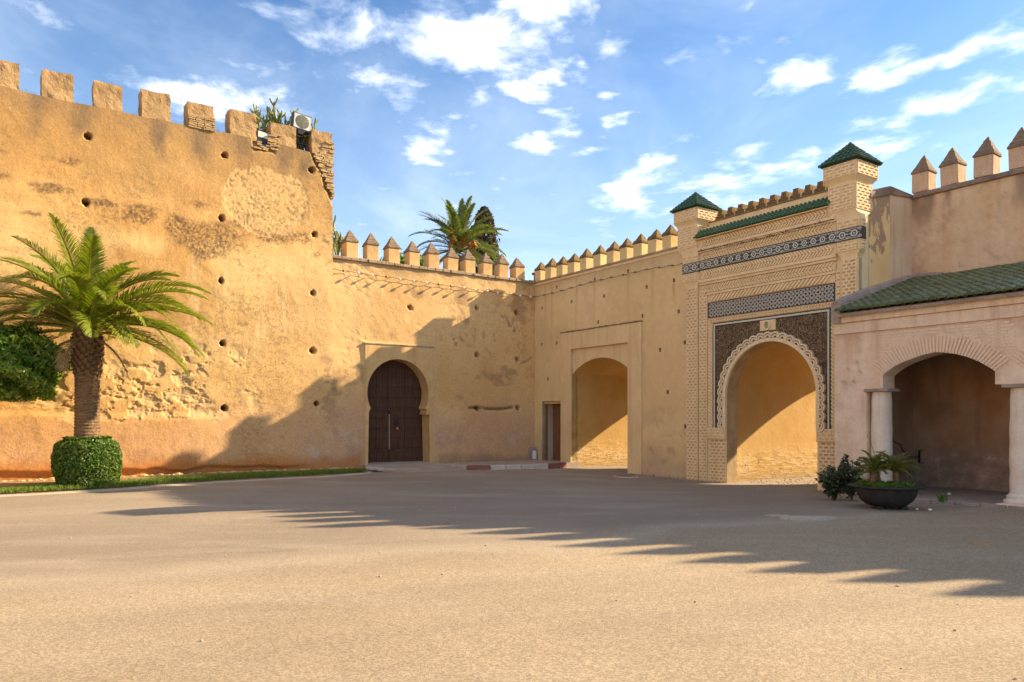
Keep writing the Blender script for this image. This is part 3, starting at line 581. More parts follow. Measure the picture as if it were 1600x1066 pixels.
# door surround: raised flat panel
mb = MB(); IN = [(p[0], p[1]) for p in ARCH]
mb.plate([(-6.68, .1), (-6.68, 4.04), (-4.255, 4.04), (-4.255, 1.94), (-4.30, 1.94), (-4.30, .1), (-4.36, .1)] + IN[::-1][1:-1] + [(-6.59, .1)], [], -.055, .05, .3)
mb.build('door_surround', M['merlon'], dw, bevel=.008)
mb = MB(); mb.box(-6.72, -4.22, -.075, .0, 4.042, 4.075); mb.build('drip_ledge', M['coping'], dw)
mb = MB(); mb.box(-4.53, -4.30, -.075, .40, 1.80, 1.86); mb.box(-4.50, -4.33, -.062, .40, 1.862, 1.93); mb.build('impost', M['merlon'], dw, bevel=.01)
def door_leaf(x0, x1, nm):
    mb = MB(); mb.box(x0, x1, .50, .54, .16, 3.72); lf = mb.build('door_leaf', M['door'], dw)
    k_ = 5; w = (x1 - x0) / k_
    for i in range(k_):
        mb = MB(); mb.box(x0 + i * w + .004, x0 + (i + 1) * w - .004, .455 + random.uniform(0, .006), .50, .20, 3.70); mb.build('plank', M['door'], lf, bevel=.002)
    mb = MB()
    for zz_ in np.arange(.35, 3.6, .335):
        for xx in np.arange(x0 + .05, x1 - .02, .085): mb.ball((xx, .452, zz_ + random.uniform(-.008, .008)), .017, 6)
    mb.build('stud', M['black'], lf, kind='stuff', smooth=True)
    mb = MB()
    for zz_ in (.62, 1.30, 1.97, 2.64): mb.box(x0 + .01, x1 - .01, .440, .456, zz_ - .03, zz_ + .03)
    mb.build('rail', M['door'], lf, bevel=.004)
door_leaf(-6.75, -5.63, 'l'); door_leaf(-5.615, -4.2, 'r')
mb = MB(); mb.box(-5.66, -5.59, .425, .455, 1.98, 3.7); mb.build('astragal', M['door'], dw, bevel=.006)
mb = MB(); mb.box(-5.632, -5.612, .436, .452, .66, 2.02); mb.build('worn_edge', M['kerb_grey'], dw)
mb = MB(); mb.box(-5.66, -5.59, .415, .45, 1.82, 1.95); mb.tube([(-5.45, .44, 1.52), (-5.42, .40, 1.47), (-5.36, .40, 1.45), (-5.31, .40, 1.49), (-5.30, .44, 1.53)], .014, 6); mb.box(-5.42, -5.31, .43, .452, 1.50, 1.62); mb.build('latch', M['black'], dw)
mb = MB(); mb.box(-5.36, -5.29, .425, .44, 1.30, 1.38); mb.build('padlock', flat('orange_tag', (.55, .20, .08), .5), dw, bevel=.01)
# merlons with pyramid caps (one kind, three finishes)
def merlon_meshes(w, dp, h, cw, cd, ch, mb_mat, cap_mat, nm):
    out = []
    for sd in range(3):
        q = MB(); q.box(-w / 2, w / 2, -dp / 2, dp / 2, 0, h); me = q.mesh('merlon', mb_mat)
        q = MB(); bl = .55; hw, hd = cw / 2, cd / 2
        q.frustum((-hw, hw, -hd, hd), (-hw, hw, -hd, hd), h + .002, h + .035)
        ys = [(1, .035), (.86, .10), (.62, ch * .42), (.33, ch * .74), (.05, ch)]
        for (a, za), (b_, zb) in zip(ys, ys[1:]): q.frustum((-hw * a, hw * a, -hd * a, hd * a), (-hw * b_ + .01 * sd, hw * b_ + .01 * sd, -hd * b_, hd * b_), h + za, h + zb)
        mc = q.mesh('cap', cap_mat); out.append((me, mc))
    return out
def place_merlon(ms, parent, x, y, z, s_=1.0, yaw=0):
    me, mc = random.choice(ms); o = put('merlon', me, parent, (x, y, z), .014); o.scale = (random.uniform(.94, 1.06), random.uniform(.95, 1.05), s_ * random.uniform(.96, 1.05)); o.rotation_euler = (random.uniform(-.035, .035), random.uniform(-.04, .04), yaw + random.uniform(-.07, .07))
    cp = bpy.data.objects.new('cap', mc); COL.objects.link(cp); cp.parent = o; md = cp.modifiers.new('bevel', 'BEVEL'); md.width = .018; md.segments = 2; md.limit_method = 'ANGLE'; md.angle_limit = R(40)
MA = merlon_meshes(.385, .39, .46, .425, .43, .41, M['merlon'], M['cap'], 'a')
for xx in (-7.08, -6.38, -5.64, -4.91, -4.16, -3.44, -2.74, -2.03, -1.34, -.62): place_merlon(MA, dw, xx, .20, A2T + .05, random.uniform(.97, 1.05))

# ================================================================ YELLOW WALL (right of the corner)
yw = thing('yellow_wall', 'shaded yellow plaster wall with a plain vaulted passage and small square holes', 'wall', 'B', (3.7, 0, 0))
BT = 6.62
LG = [(2.16, -.3), (2.16, 3.19)] + [(3.565 + 2.33 * math.cos(R(a)), 1.34 + 2.33 * math.sin(R(a))) for a in np.linspace(127, 53, 24)] + [(4.97, 3.19), (4.97, -.3)]
hB = [(1.32, 6.31), (3.36, 6.28), (4.94, 6.29), (6.87, 5.71), (5.75, 5.68), (3.82, 5.66), (2.14, 5.70), (.46, 5.68), (5.57, 4.82), (3.53, 4.84), (7.05, 4.78), (.45, 4.36), (1.32, 4.34), (6.30, 3.72), (6.62, 2.45), (.81, 3.09), (7.28, 3.86), (7.30, 1.44)]
def rect(x0, x1, z0, z1): return [(x0, z0), (x1, z0), (x1, z1), (x0, z1)]
HB = [rect(a - .045, a + .045, b_ - .06, b_ + .055) for a, b_ in hB]
rec = [(2.16, -.3), (2.16, 4.05), (4.97, 4.05), (4.97, -.3)]
sd_ = [(.47, -.3), (.47, 2.29), (1.58, 2.29), (1.58, -.3)]
outB = [(0, -.3), (.47, -.3), (.47, 2.29), (1.58, 2.29), (1.58, -.3), (2.16, -.3), (2.16, 4.05), (4.97, 4.05), (4.97, -.3), (7.45, -.3), (7.45, BT), (0, BT)]
mb = MB(); mb.plate(outB, HB, 0, .26, .075, back=False)
P = np.array(mb.v); xr, zr = P[:, 0], P[:, 2]; fr_ = P[:, 1] < .01
P[fr_, 1] -= ((fbm(xr, zr, .5, 3, .5, 60) - .5) * .03 * ss(0, .2, xr) + (fbm(xr, zr, 4, 3, .5, 61) - .5) * .006)[fr_]
c = lerp((.67, .485, .235), (.74, .545, .28), ss(.3, .7, fbm(xr, zr, .6, 5, .55, 62)))
for sx_ in (1.02, 2.4, 4.95, 3.36, .65, 6.0):                        # rain streaks from the coping
    c = lerp(c, (.36, .24, .115), np.exp(-((xr - sx_ + (fbm(xr, zr, 1.5, 2, .5, 63) - .5) * .06) / .05) ** 2) * ss(3.6, 6.5, zr) * .42)
c = lerp(c, (.42, .21, .07), np.exp(-((xr - 6.87) / .03) ** 2) * ss(4.9, 5.6, zr) * ss(5.75, 5.68, zr) * .7)
c = lerp(c, (.40, .28, .15), ss(6.0, 6.55, zr + (fbm(xr, zr, 1.3, 5, .6, 64) - .5) * .9) * .45)
c = lerp(c, (.50, .36, .20), ss(.52, .70, fbm(xr, zr, 1.4, 6, .6, 65)) * .35)
c = lerp(c, (.46, .33, .22), ss(1.2, .2, zr + (fbm(xr, zr, 1.4, 5, .6, 66) - .5) * .9) * .6)
c = lerp(c, (.30, .19, .13), ss(.58, .70, fbm(xr, zr, 4, 6, .68, 67)) * ss(2.6, .6, zr) * ss(5.6, 6.0, xr) * .5)
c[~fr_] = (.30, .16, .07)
mb.v = P.tolist(); mb.col = c; mb.build('wall_face', M['yellow_wall'], yw, fix=False)
def tunnel(pa, y0, y1, inner=None, y2=None):
    q = MB(); q.strip(pa, y0, pa, y1); return q
# passage vault and the body of the wall, six metres thick
REAR = 6.0
mb = MB(); mb.plate(rec, [], .035, .04, back=False, sides=False); mb = MB()
mb.plate([(2.16, -.3)] + LG[1:-1] + [(4.97, -.3), (4.97, 4.05), (2.16, 4.05)], [], .035, .20, .4, back=False, sides=False); mb.build('arch_panel', M['yellow'], yw)
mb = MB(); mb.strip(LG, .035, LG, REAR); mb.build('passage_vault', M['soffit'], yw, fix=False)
mb = MB(); mb.plate([(-.95, -.3), (2.16, -.3)] + LG[1:-1] + [(4.97, -.3), (7.45, -.3), (7.45, 6.3), (-.95, 6.3)], [], REAR, REAR + .05, back=False, sides=False)
mb.box(-.95, 7.45, .30, REAR - .003, 6.2, 6.3); mb.build('wall_body', M['yellow'], yw, fix=False)
mb = MB(); mb.box(-.02, 7.40, -.005, .45, BT + .002, BT + .05); mb.box(-.02, 7.40, -.05, .0, BT - .01, BT + .06); mb.build('coping', M['coping'], yw, bevel=.015)
mb = MB(); mb.box(-.02, 7.40, -.028, 0.0, BT - .09, BT - .012); mb.build('moulding', M['yellow'], yw)
# raised frame round the passage
mb = MB(); mb.plate([(1.61, -.3), (2.16, -.3), (2.16, 4.05), (4.97, 4.05), (4.97, -.3), (5.57, -.3), (5.57, 4.64), (1.61, 4.64)], [], -.055, 0.035); mb.build('passage_frame', M['yellow'], yw, bevel=.006)
mb = MB()
for i in range(33): a = 1.59 + i * .121; mb.box(a, a + .1205, -.075 + random.uniform(-.008, .01), .0, 4.642, 4.665 + random.uniform(0, .028))
mb.build('drip_ledge', M['cap'], yw)
# small door in its recess
mb = MB(); mb.strip(sd_, 0, sd_, .55); mb.build('door_recess', plaster('grey_plaster', (.52, .42, .30), (.60, .49, .36), 1.5, .5, (.25, .18, .12), .5), yw, fix=False)
dl = MB(); dl.box(.47, 1.58, .515, .55, .0, 2.29); dl = dl.build('door_leaf', M['brown_door'], yw)
for i in range(6): mb = MB(); mb.box(.475 + i * .184, .475 + i * .184 + .178, .49 + random.uniform(0, .006), .515, .16, 2.27); mb.build('plank', M['brown_door'], dl, bevel=.005)
mb = MB(); mb.box(.472, 1.578, .10, .49, 2.20, 2.285); mb.build('lintel', M['yellow'], yw, bevel=.006)
MBm = merlon_meshes(.335, .37, .42, .372, .41, .34, M['merlon_yellow'], M['cap_lichen'], 'b')
for xx in (.20, .80, 1.46, 2.10, 2.76, 3.44, 4.10, 4.74, 5.34, 5.96, 6.58, 7.18): place_merlon(MBm, yw, xx - .03, .21, BT + .045, random.uniform(.97, 1.05))
mb = MB(); mb.tube([(-.12, .12, 6.7), (-.12, .12, 7.02)], .05, 8); mb.box(-.22, -.02, .04, .2, 6.98, 7.06); mb.build('vent_stub', flat('rusty_pipe', (.16, .07, .04), .8), yw)

# ================================================================ MONUMENTAL GATE
gt = thing('monumental_gate', 'tall cream gateway with tiled friezes, scalloped arch and two green-capped turrets', 'gateway', 'B', (10, 0, 0))
GK0, GK1 = 7.45, 12.57
def gate_arch(k0, k1, zs, r, bot=-.4, nseg=40): cx = (k0 + k1) / 2; return [(k0, bot)] + [(cx + r * math.cos(R(a)), zs + r * math.sin(R(a))) for a in np.linspace(180, 0, nseg)] + [(k1, bot)]
GA = gate_arch(8.79, 11.52, 2.28, 1.365); GI = gate_arch(8.66, 11.65, 2.28, 1.495)
mb = MB(); mb.plate([(GK0, -.4), (8.79, -.4)] + GA[1:-1] + [(11.52, -.4), (GK1, -.4), (GK1, 7.0), (GK0, 7.0)], [], 0, .42, .5, back=True)
mb.build('gate_wall', M['cream'], gt, fix=False)
mb = MB(); mb.strip(GA, .002, GA, .421); mb.v = [(p[0] + (.002 if p[0] < 10.155 else -.002), p[1], p[2] - .002) for p in mb.v]; mb.build('arch_jamb', M['jamb'], gt, fix=False)
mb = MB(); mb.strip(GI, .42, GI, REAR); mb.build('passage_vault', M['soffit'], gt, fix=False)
mb = MB(); mb.plate([(GK0, -.4), (8.66, -.4)] + GI[1:-1] + [(11.65, -.4), (GK1, -.4), (GK1, 6.3), (GK0, 6.3)], [], REAR, REAR + .05, back=False, sides=False)
mb.box(GK0, GK1, 1.35, REAR - .003, 6.2, 6.3); mb.build('wall_body', M['yellow'], gt, fix=False)
# flaking yellow flank with its sloping coping
mb = MB(); fl_ = [(.425, -.3), (1.35, -.3), (1.35, 7.06), (.425, 6.80)]
mb.add([(GK1 + .001, a, b_) for a, b_ in fl_] + [(12.0, a, b_) for a, b_ in fl_], [(0, 1, 2, 3), (4, 7, 6, 5), (3, 2, 6, 7), (1, 5, 6, 2)])
fc = MB(); fc.add([(GK1 + .001, 1.352, -.3), (12.76, 2.0, -.3), (12.76, 2.0, 7.04), (GK1 + .001, 1.352, 7.06)], [(0, 1, 2, 3)]); fc.build('flank_return', M['pink'], gt, fix=False)
mb.build('flank', M['cream_side'], gt, fix=False)
mb = MB(); mb.add([(12.62, .44, 6.80), (12.62, 1.40, 7.06), (12.60, 1.36, 7.27), (12.60, .44, 6.95), (12.0, .44, 6.80), (12.0, 1.40, 7.06), (12.0, 1.36, 7.30), (12.0, .44, 7.0)], [(0, 1, 2, 3), (4, 7, 6, 5), (3, 2, 6, 7), (0, 3, 7, 4), (1, 5, 6, 2), (0, 4, 5, 1)])
mb.add([(12.62, 1.40, 7.04), (12.82, 2.05, 7.02), (12.78, 2.05, 7.12), (12.60, 1.36, 7.27), (12.3, 1.45, 7.06), (12.4, 2.1, 7.04), (12.4, 2.1, 7.14), (12.3, 1.45, 7.28)], [(0, 1, 2, 3), (3, 2, 6, 7), (1, 5, 6, 2), (0, 3, 7, 4), (4, 5, 1, 0)])
mb.build('flank_coping', M['dark_coping'], gt, bevel=.03)
mb = MB(); mb.box(7.9, 12.0, .30, 1.35, 7.0, 7.20); mb.box(7.95, 11.95, .10, .30, 6.98, 7.04); mb.build('parapet', M['cream'], gt)
mb = MB(); mb.box(7.92, 11.95, .26, .66, 7.202, 7.235); mb.build('parapet_coping', M['cap'], gt, bevel=.01)
for i in range(11):
    q = MB(); q.box(-.145, .145, 0, .34, 0, .10); q.box(-.085, .085, .01, .33, .101, .19); q.box(-.135, .135, .005, .335, .045, .101); q.box(-.075, .075, .02, .32, .19, .265)
    put('stepped_merlon', bpy.data.meshes.get('stepped_merlon') or q.mesh('stepped_merlon', M['cap_lichen']), gt, (8.30 + .343 * i, .28, 7.235), .012)
# brickwork in relief
def brickwork(x0, x1, z0, z1, y, row=.082, ln=.15, gap=.055, rel=.018, mort=.55, name='brick_relief', parent=None, m1='cream', m2='cream_gap', ax='x'):
    """raised joints over recessed bricks on a face; ax='y' puts it on a face looking to +x, y is then the face's x"""
    a = MB(); b_ = MB(); nr = max(1, round((z1 - z0) / row)); rw = (z1 - z0) / nr
    def bx(q, p0, p1, e0, e1, c0, c1):
        if ax == 'x': q.box(p0, p1, y - e1, y - e0, c0, c1)
        else: q.box(y + e0, y + e1, p0, p1, c0, c1)
    bx(b_, x0, x1, .001, .003, z0, z1)
    for i in range(nr + 1):
        h = rw * mort / 2; lo = max(z0, z0 + i * rw - h); hi = min(z1, z0 + i * rw + h); bx(a, x0, x1, .003, rel, lo, hi)
    for i in range(nr):
        lo = z0 + i * rw + rw * mort / 2; hi = z0 + (i + 1) * rw - rw * mort / 2; s_ = x0 - (ln / 2 if i % 2 else 0) + .03
        bx(a, x0, x0 + .02, .003, rel, lo, hi); bx(a, x1 - .02, x1, .003, rel, lo, hi)
        while s_ < x1:
            if s_ > x0 + .02 and s_ + gap < x1 - .02: bx(a, s_, s_ + gap, .003, rel, lo, hi)
            s_ += ln
    a.build(name, M[m1], parent, kind='stuff', fix=False)
    b_.build('brick_ground', M[m2], parent, fix=False)
def herring(x0, x1, z0, z1, y, parent, pitch=.092, rel=.032, rows=2, flip=1, vertical=False):
    a = MB(); g_ = MB(); g_.box(x0, x1, y - .004, y - .0005, z0, z1); g_.build('frieze_ground', M['cream_gap'], parent)
    def para(q): a.add([(p[0], y - rel, p[1]) for p in q] + [(p[0], y - .003, p[1]) for p in q], [(0, 1, 2, 3), (0, 4, 5, 1), (1, 5, 6, 2), (2, 6, 7, 3), (3, 7, 4, 0)])
    w = pitch * .60
    if not vertical:
        hh = (z1 - z0) / rows; sl_ = hh * .9
        for r_ in range(rows):
            za, zb = z0 + r_ * hh + .004, z0 + (r_ + 1) * hh - .004; dx = sl_ * (flip if r_ % 2 == 0 else -flip)
            s_ = x0 - abs(dx)
            while s_ < x1 + abs(dx):
                q = [(s_, za), (s_ + w, za), (s_ + w + dx, zb), (s_ + dx, zb)] if dx > 0 else [(s_ - dx, za), (s_ - dx + w, za), (s_ + w, zb), (s_, zb)]
                if min(p[0] for p in q) >= x0 and max(p[0] for p in q) <= x1: para(q)
                s_ += pitch
    else:
        s_ = z0
        while s_ + w + (x1 - x0) * .55 < z1:
            dz = (x1 - x0) * .55; para([(x0 + .004, s_ + dz), (x1 - .004, s_), (x1 - .004, s_ + w), (x0 + .004, s_ + dz + w)]); s_ += pitch
    a.build('herringbone_frieze', M['cream'], parent, kind='stuff', fix=False)
def bar(name, x0, x1, y0, y1, z0, z1, m_='cream', bev=.006, par=None): q = MB(); q.box(x0, x1, y0, y1, z0, z1); return q.build(name, M[m_], par or gt, bevel=bev)
def cavetto(q, b0, b1, z0, z1, k_=5):
    """curved flare from footprint b0 up to b1"""
    for i in range(k_):
        f = lambda t: 1 - math.cos(t * math.pi / 2)
        t0, t1 = f(i / k_), f((i + 1) / k_); L_ = lambda t: tuple(a * (1 - t) + b * t for a, b in zip(b0, b1))
        q.frustum(L_(t0), L_(t1), z0 + (z1 - z0) * i / k_, z0 + (z1 - z0) * (i + 1) / k_)
# tiled slopes
def halfpipe(q, o, u, v, nrm, r, L, seg=5, up=True):
    vs = []
    for t, rr, lift in ((0, r, .012), (1, r * .86, 0)):
        for j in range(seg + 1):
            a = math.pi * j / seg; vs.append(o + v * (L * t) + u * (rr * math.cos(a)) + nrm * (rr * math.sin(a) * (1 if up else -1) + lift))
    q.add(vs, [(j, j + 1, seg + 2 + j, seg + 1 + j) for j in range(seg)]); q.add(vs[:seg + 1], [tuple(range(seg + 1))])
def tiled(q, p0, p1, apex0, apex1, pitch, row, r):
    """quad slope p0-p1 at the eave, apex0-apex1 above; a triangle when the apexes meet"""
    p0, p1, a0, a1 = map(Vector, (p0, p1, apex0, apex1)); W_ = (p1 - p0).length; u = (p1 - p0).normalized()
    up = ((a0 + a1) / 2 - (p0 + p1) / 2); up -= u * up.dot(u); Ls = up.length; v = up.normalized(); nrm = u.cross(v)
    if nrm.z < 0: nrm = -nrm
    q.add([p0 - nrm * .03, p1 - nrm * .03, a1 - nrm * .03, a0 - nrm * .03], [(0, 1, 2, 3)])
    tl = (a0 - p0).dot(u); tr = (p1 - a1).dot(u); nc = int(W_ / pitch); 
    for i in range(nc + 1):
        s_ = i * W_ / nc; lim = Ls
        if tl > 1e-4: lim = min(lim, s_ / tl * Ls)
        if tr > 1e-4: lim = min(lim, (W_ - s_) / tr * Ls)
        t = 0
        while t < lim - .02:
            L_ = min(row * 1.12, lim - t + .02); halfpipe(q, p0 + u * s_ + v * t, u, v, nrm, r, L_); t += row
def ridge(q, a, b_, r, k_=9):
    a, b_ = Vector(a), Vector(b_); v = (b_ - a).normalized(); u = v.cross(Vector((0, 0, 1))).normalized(); nrm = u.cross(v)
    L_ = (b_ - a).length / k_
    for i in range(k_): halfpipe(q, a + v * (L_ * i) - nrm * .01, u, v, nrm if nrm.z > 0 else -nrm, r, L_ * 1.12)
ZELL = None
def zellij(x0, x1, z0, z1, y, parent, n_):
    global ZELL
    q = MB(); q.box(x0, x1, y - .012, y, z0, z1); q.build('tile_ground', M['mosaic'], parent)
    q = MB(); q.box(x0, x1, y - .020, y - .0125, z1 - .018, z1); q.box(x0, x1, y - .020, y - .0125, z0, z0 + .028); q.build('tile_edge', M['mosaic_green'], parent)
    q = MB(); q.box(x0, x1, y - .019, y - .0125, z1 - .034, z1 - .021); q.box(x0, x1, y - .019, y - .0125, z0 + .031, z0 + .042); q.build('tile_line', M['mosaic_white'], parent)
    h = z1 - z0
    if ZELL is None:
        q = MB()
        def ring(cx, cz, ro, ri, e, k_=8, rot=22.5):
            o = arc(cx, cz, ro, rot, rot + 360, k_)[:-1]; i_ = arc(cx, cz, ri, rot, rot + 360, k_)[:-1]; q.plate(o, [i_], -e, 0, back=False)
        ring(0, 0, .072, .046, .007); ring(0, 0, .020, .001, .006, 8, 0)
        for sx_ in (-1, 1):
            for sz in (-1, 1): ring(sx_ * .119, sz * .070, .030, .016, .006, 6, 0)
            q.add([(sx_ * .066, -.006, -.008), (sx_ * .066, -.006, .008), (sx_ * .119, -.006, .008), (sx_ * .119, -.006, -.008)], [(0, 1, 2, 3)])
        for sx_ in (-1, 1):
            for sz in (-1, 1):
                q.add([(sx_ * .058, -.006, sz * .050), (sx_ * .050, -.006, sz * .058), (sx_ * .112, -.006, sz * .098), (sx_ * .118, -.006, sz * .090)], [(0, 1, 2, 3)])
            q.add([(sx_ * .088, -.006, -.011), (sx_ * .088, -.006, .011), (sx_ * .118, -.006, .011), (sx_ * .118, -.006, -.011)], [(0, 1, 2, 3)])
        q.add([(-.011, -.006, .088), (.011, -.006, .088), (.011, -.006, .10), (-.011, -.006, .10)], [(0, 1, 2, 3)]); q.add([(-.011, -.006, -.088), (.011, -.006, -.088), (.011, -.006, -.10), (-.011, -.006, -.10)], [(0, 1, 2, 3)])
        ZELL = q.mesh('zellij_tile', M['mosaic_white'])
    w = (x1 - x0) / n_
    for i in range(n_): o = put('zellij_tile', ZELL, parent, (x0 + (i + .5) * w, y - .0125, (z0 + z1) / 2 + .003)); o.scale = (w / .24, 1, h / .24)
def turret(b1, b2, b3, sh, right):
    """each = (k0, k1, front o, back o)"""
    def fp(b): return (b[0], b[1], -b[2], -b[3])
    t = thing('turret_mass', '', '', 'B', (10, 0, 0)); bpy.data.objects.remove(t)
    q = MB(); x0, x1, y0, y1 = fp(b1); q.box(x0, x1, y0, y1, 7.27, 7.60); cavetto(q, fp(b2), fp(b1), 7.12, 7.27)
    x0, x1, y0, y1 = fp(b2); q.box(x0, x1, y0, y1, 6.50, 7.12); cavetto(q, fp(b3), fp(b2), 6.28, 6.50)
    x0, x1, y0, y1 = fp(b3); q.box(x0, x1, y0, y1, 5.55, 6.28); cavetto(q, fp(sh), fp(b3), 5.38, 5.55)
    x0, x1, y0, y1 = fp(sh); q.box(x0, x1, y0, y1, -.4, 5.38)
    tr = q.build('turret', M['cream'], gt)
    e = .012
    for (b, z0, z1, rw) in ((b1, 7.27, 7.60, .07), (b2, 6.50, 7.12, .075), (b3, 6.08, 6.28, .07), (b3, 5.55, 5.80, .075)):
        x0, x1, y0, y1 = fp(b)
        brickwork(x0 + .02, x1 - .02, z0 + .015, z1 - .015, y0, rw, .20, .055, .020, .50, parent=tr)
        brickwork(y0 + .02, min(y1, y0 + 1.0) - .02, z0 + .015, z1 - .015, x1, rw, .20, .055, .020, .50, parent=tr, ax='y')
    x0, x1, y0, y1 = fp(sh); brickwork(x0 + .012, x1 - .012, -.1, 5.36, y0, .082, .135, .05, .016, .5, parent=tr, m2='brick_gap')
    if right: brickwork(y0 + .01, -.005, -.1, 5.36, x1, .082, .1, .04, .012, .5, parent=tr, ax='y')
    x0, x1, y0, y1 = fp(b3); zellij(x0, x1 + .012, 5.80, 6.08, y0, tr, 2 if not right else 2)
    q = MB(); q.box(x1, x1 + .012, y0, y1, 5.80, 6.08); q.build('tile_ground', M['mosaic'], tr)
    # roof
    x0, x1, y0, y1 = fp(b1); x0 -= .06; x1 += .06; y0 -= .06; y1 += .06; cx, cy = (x0 + x1) / 2, (y0 + y1) / 2; zt, zb = 8.12, 7.615
    q = MB(); cs = [(x0, y0, zb), (x1, y0, zb), (x1, y1, zb), (x0, y1, zb)]; ap = (cx, cy, zt)
    for i in range(4): tiled(q, cs[i], cs[(i + 1) % 4], ap, ap, .118, .13, .054)
    for i in range(4): ridge(q, cs[i], ap, .06)
    q.ball((cx, cy, zt + .02), .05); q.box(x0 + .03, x1 - .03, y0 + .03, y1 - .03, zb - .02, zb - .004)
    q.build('tiled_roof', M['tile_gate'], tr, smooth=False, kind='stuff', fix=False)
turret((7.06, 7.93, .22, -.66), (7.13, 7.85, .13, -.56), (7.28, 7.86, .09, -.30), (7.40, 7.82, .06, -.30), False)
turret((11.81, 12.66, .22, -.66), (11.88, 12.57, .13, -.56), (12.08, 12.66, .09, -.14), (12.18, 12.57, .06, -.14), True)
for (x0, x1) in ((7.845, 8.14), (12.02, 12.165)): bar('inner_pilaster', x0, x1, -.03, 0, -.3, 5.14, 'cream', 0); brickwork(x0 + .01, x1 - .01, -.1, 5.13, -.03, .082, .135, .05, .014, .5, parent=gt, m2='brick_gap')
# stacked friezes between the turrets
FX0, FX1 = 7.87, 12.05
q = MB(); tiled(q, (FX0 - .0, -.24, 6.70), (11.90, -.24, 6.70), (FX0, .08, 6.98), (11.90, .08, 6.98), .118, .11, .052); q.build('tiled_eave', M['tile_gate'], gt, kind='stuff', fix=False)
bar('eave_soffit', FX0, 11.92, -.22, 0, 6.665, 6.69)
herring(FX0, FX1, 6.45, 6.66, -.10, gt, flip=1); bar('frieze_band', FX0, FX1, -.0975, 0, 6.45, 6.662, bev=0)
bar('cornice', FX0, FX1, -.135, 0, 6.37, 6.445); bar('cornice_fillet', FX0, FX1, -.095, 0, 6.315, 6.367)
herring(FX0, FX1, 6.10, 6.31, -.045, gt, flip=-1); bar('frieze_band', FX0, FX1, -.0425, 0, 6.10, 6.31, bev=0)
zellij(7.865, 12.075, 5.82, 6.09, -.06, gt, 17); bar('tile_course', 7.865, 12.075, -.0595, 0, 5.82, 6.09, bev=0)
herring(FX0, FX1, 5.56, 5.805, -.045, gt, flip=1); bar('frieze_band', FX0, FX1, -.0425, 0, 5.56, 5.805, bev=0)
bar('cornice', FX0, FX1, -.10, 0, 5.47, 5.55); bar('cornice_fillet', FX0, FX1, -.065, 0, 5.40, 5.467)
herring(FX0, 12.02, 5.17, 5.385, -.025, gt, flip=-1); bar('cornice_fillet', 8.15, 12.02, -.05, 0, 5.10, 5.16)
herring(8.16, 12.0, 4.90, 5.09, -.012, gt, .115, .035, 1, 1)
q = MB(); q.box(8.16, 11.99, -.022, 0, 4.455, 4.88); q.build('lattice_panel', M['lattice'], gt)
for (a, b_, c_, e_) in ((8.16, 11.99, 4.862, 4.882), (8.16, 11.99, 4.453, 4.473), (8.16, 8.18, 4.474, 4.861), (11.97, 11.99, 4.474, 4.861)): bar('panel_edge', a, b_, -.032, -.0225, c_, e_, 'mosaic_blue', 0)
herring(8.17, 12.0, 4.315, 4.44, -.012, gt, .085, .03, 2, -1)
herring(8.17, 8.325, 1.42, 4.30, -.012, gt, .095, .03, 1, 1, True); herring(11.895, 12.015, 1.46, 4.30, -.012, gt, .095, .03, 1, 1, True)
# frame and mosaic spandrel
def U(x0, x1, zt, w, bot): return [(x0, bot), (x0 + w, bot), (x0 + w, zt - w), (x1 - w, zt - w), (x1 - w, bot), (x1, bot), (x1, zt), (x0, zt)]
q = MB(); q.plate(U(8.335, 11.885, 4.30, .03, 1.415), [], -.030, 0); q.build('frame_edge', M['mosaic_green'], gt)
q = MB(); q.plate(U(8.366, 11.854, 4.269, .045, 1.415), [], -.04, 0); q.build('frame_band', M['mosaic_white'], gt)
q = MB(); q.plate(U(8.412, 11.808, 4.223, .02, 1.415), [], -.026, 0); q.build('frame_line', M['mosaic_blue'], gt)
Rr = 1.46; ringo = [(10.155 - Rr, 1.415)] + [(10.155 + Rr * math.cos(R(a)), 2.28 + Rr * math.sin(R(a))) for a in np.linspace(180, 0, 40)] + [(10.155 + Rr, 1.415)]
q = MB(); q.plate([(8.433, 1.415), (8.697, 1.415)] + ringo[1:-1] + [(11.613, 1.415), (11.787, 1.415), (11.787, 4.202), (8.433, 4.202)], [], -.015, 0, .5); q.build('spandrel', M['arabesque'], gt)
ri = [(8.79, 1.415)] + [(10.155 + 1.365 * math.cos(R(a)), 2.28 + 1.365 * math.sin(R(a))) for a in np.linspace(180, 0, 40)] + [(11.52, 1.415)]
q = MB(); q.plate(ri + ringo[::-1], [], -.075, 0); q.build('arch_band', M['white_stucco'], gt, bevel=.006)
q = MB()
def half_ring(q, ro, ri_, e, cz=0): 
    o = arc(0, cz, ro, -8, 188, 14); i_ = arc(0, cz, ri_, -8, 188, 14); q.plate(o + i_[::-1], [], -e, 0)
half_ring(q, .142, .100, .095); half_ring(q, .078, .040, .085); SC = q.mesh('scallop', M['white_stucco'])
q = MB(); half_ring(q, .088, .0, .02)
pts = []
for i in range(21): a = 180 - (i + .5) * 180 / 21; pts.append((10.155 + 1.475 * math.cos(R(a)), 2.28 + 1.475 * math.sin(R(a)), a))
for i in range(4): pts.append((8.68, 2.16 - i * .225, 180)); pts.append((11.63, 2.16 - i * .225, 0))
for (xx, zz_, a) in pts: o = put('scallop', SC, gt, (xx, -.004, zz_), .006); o.rotation_euler = (0, R(90 - a), 0)
bar('keystone', 9.89, 10.36, -.045, 0, 3.93, 4.20, 'cream')
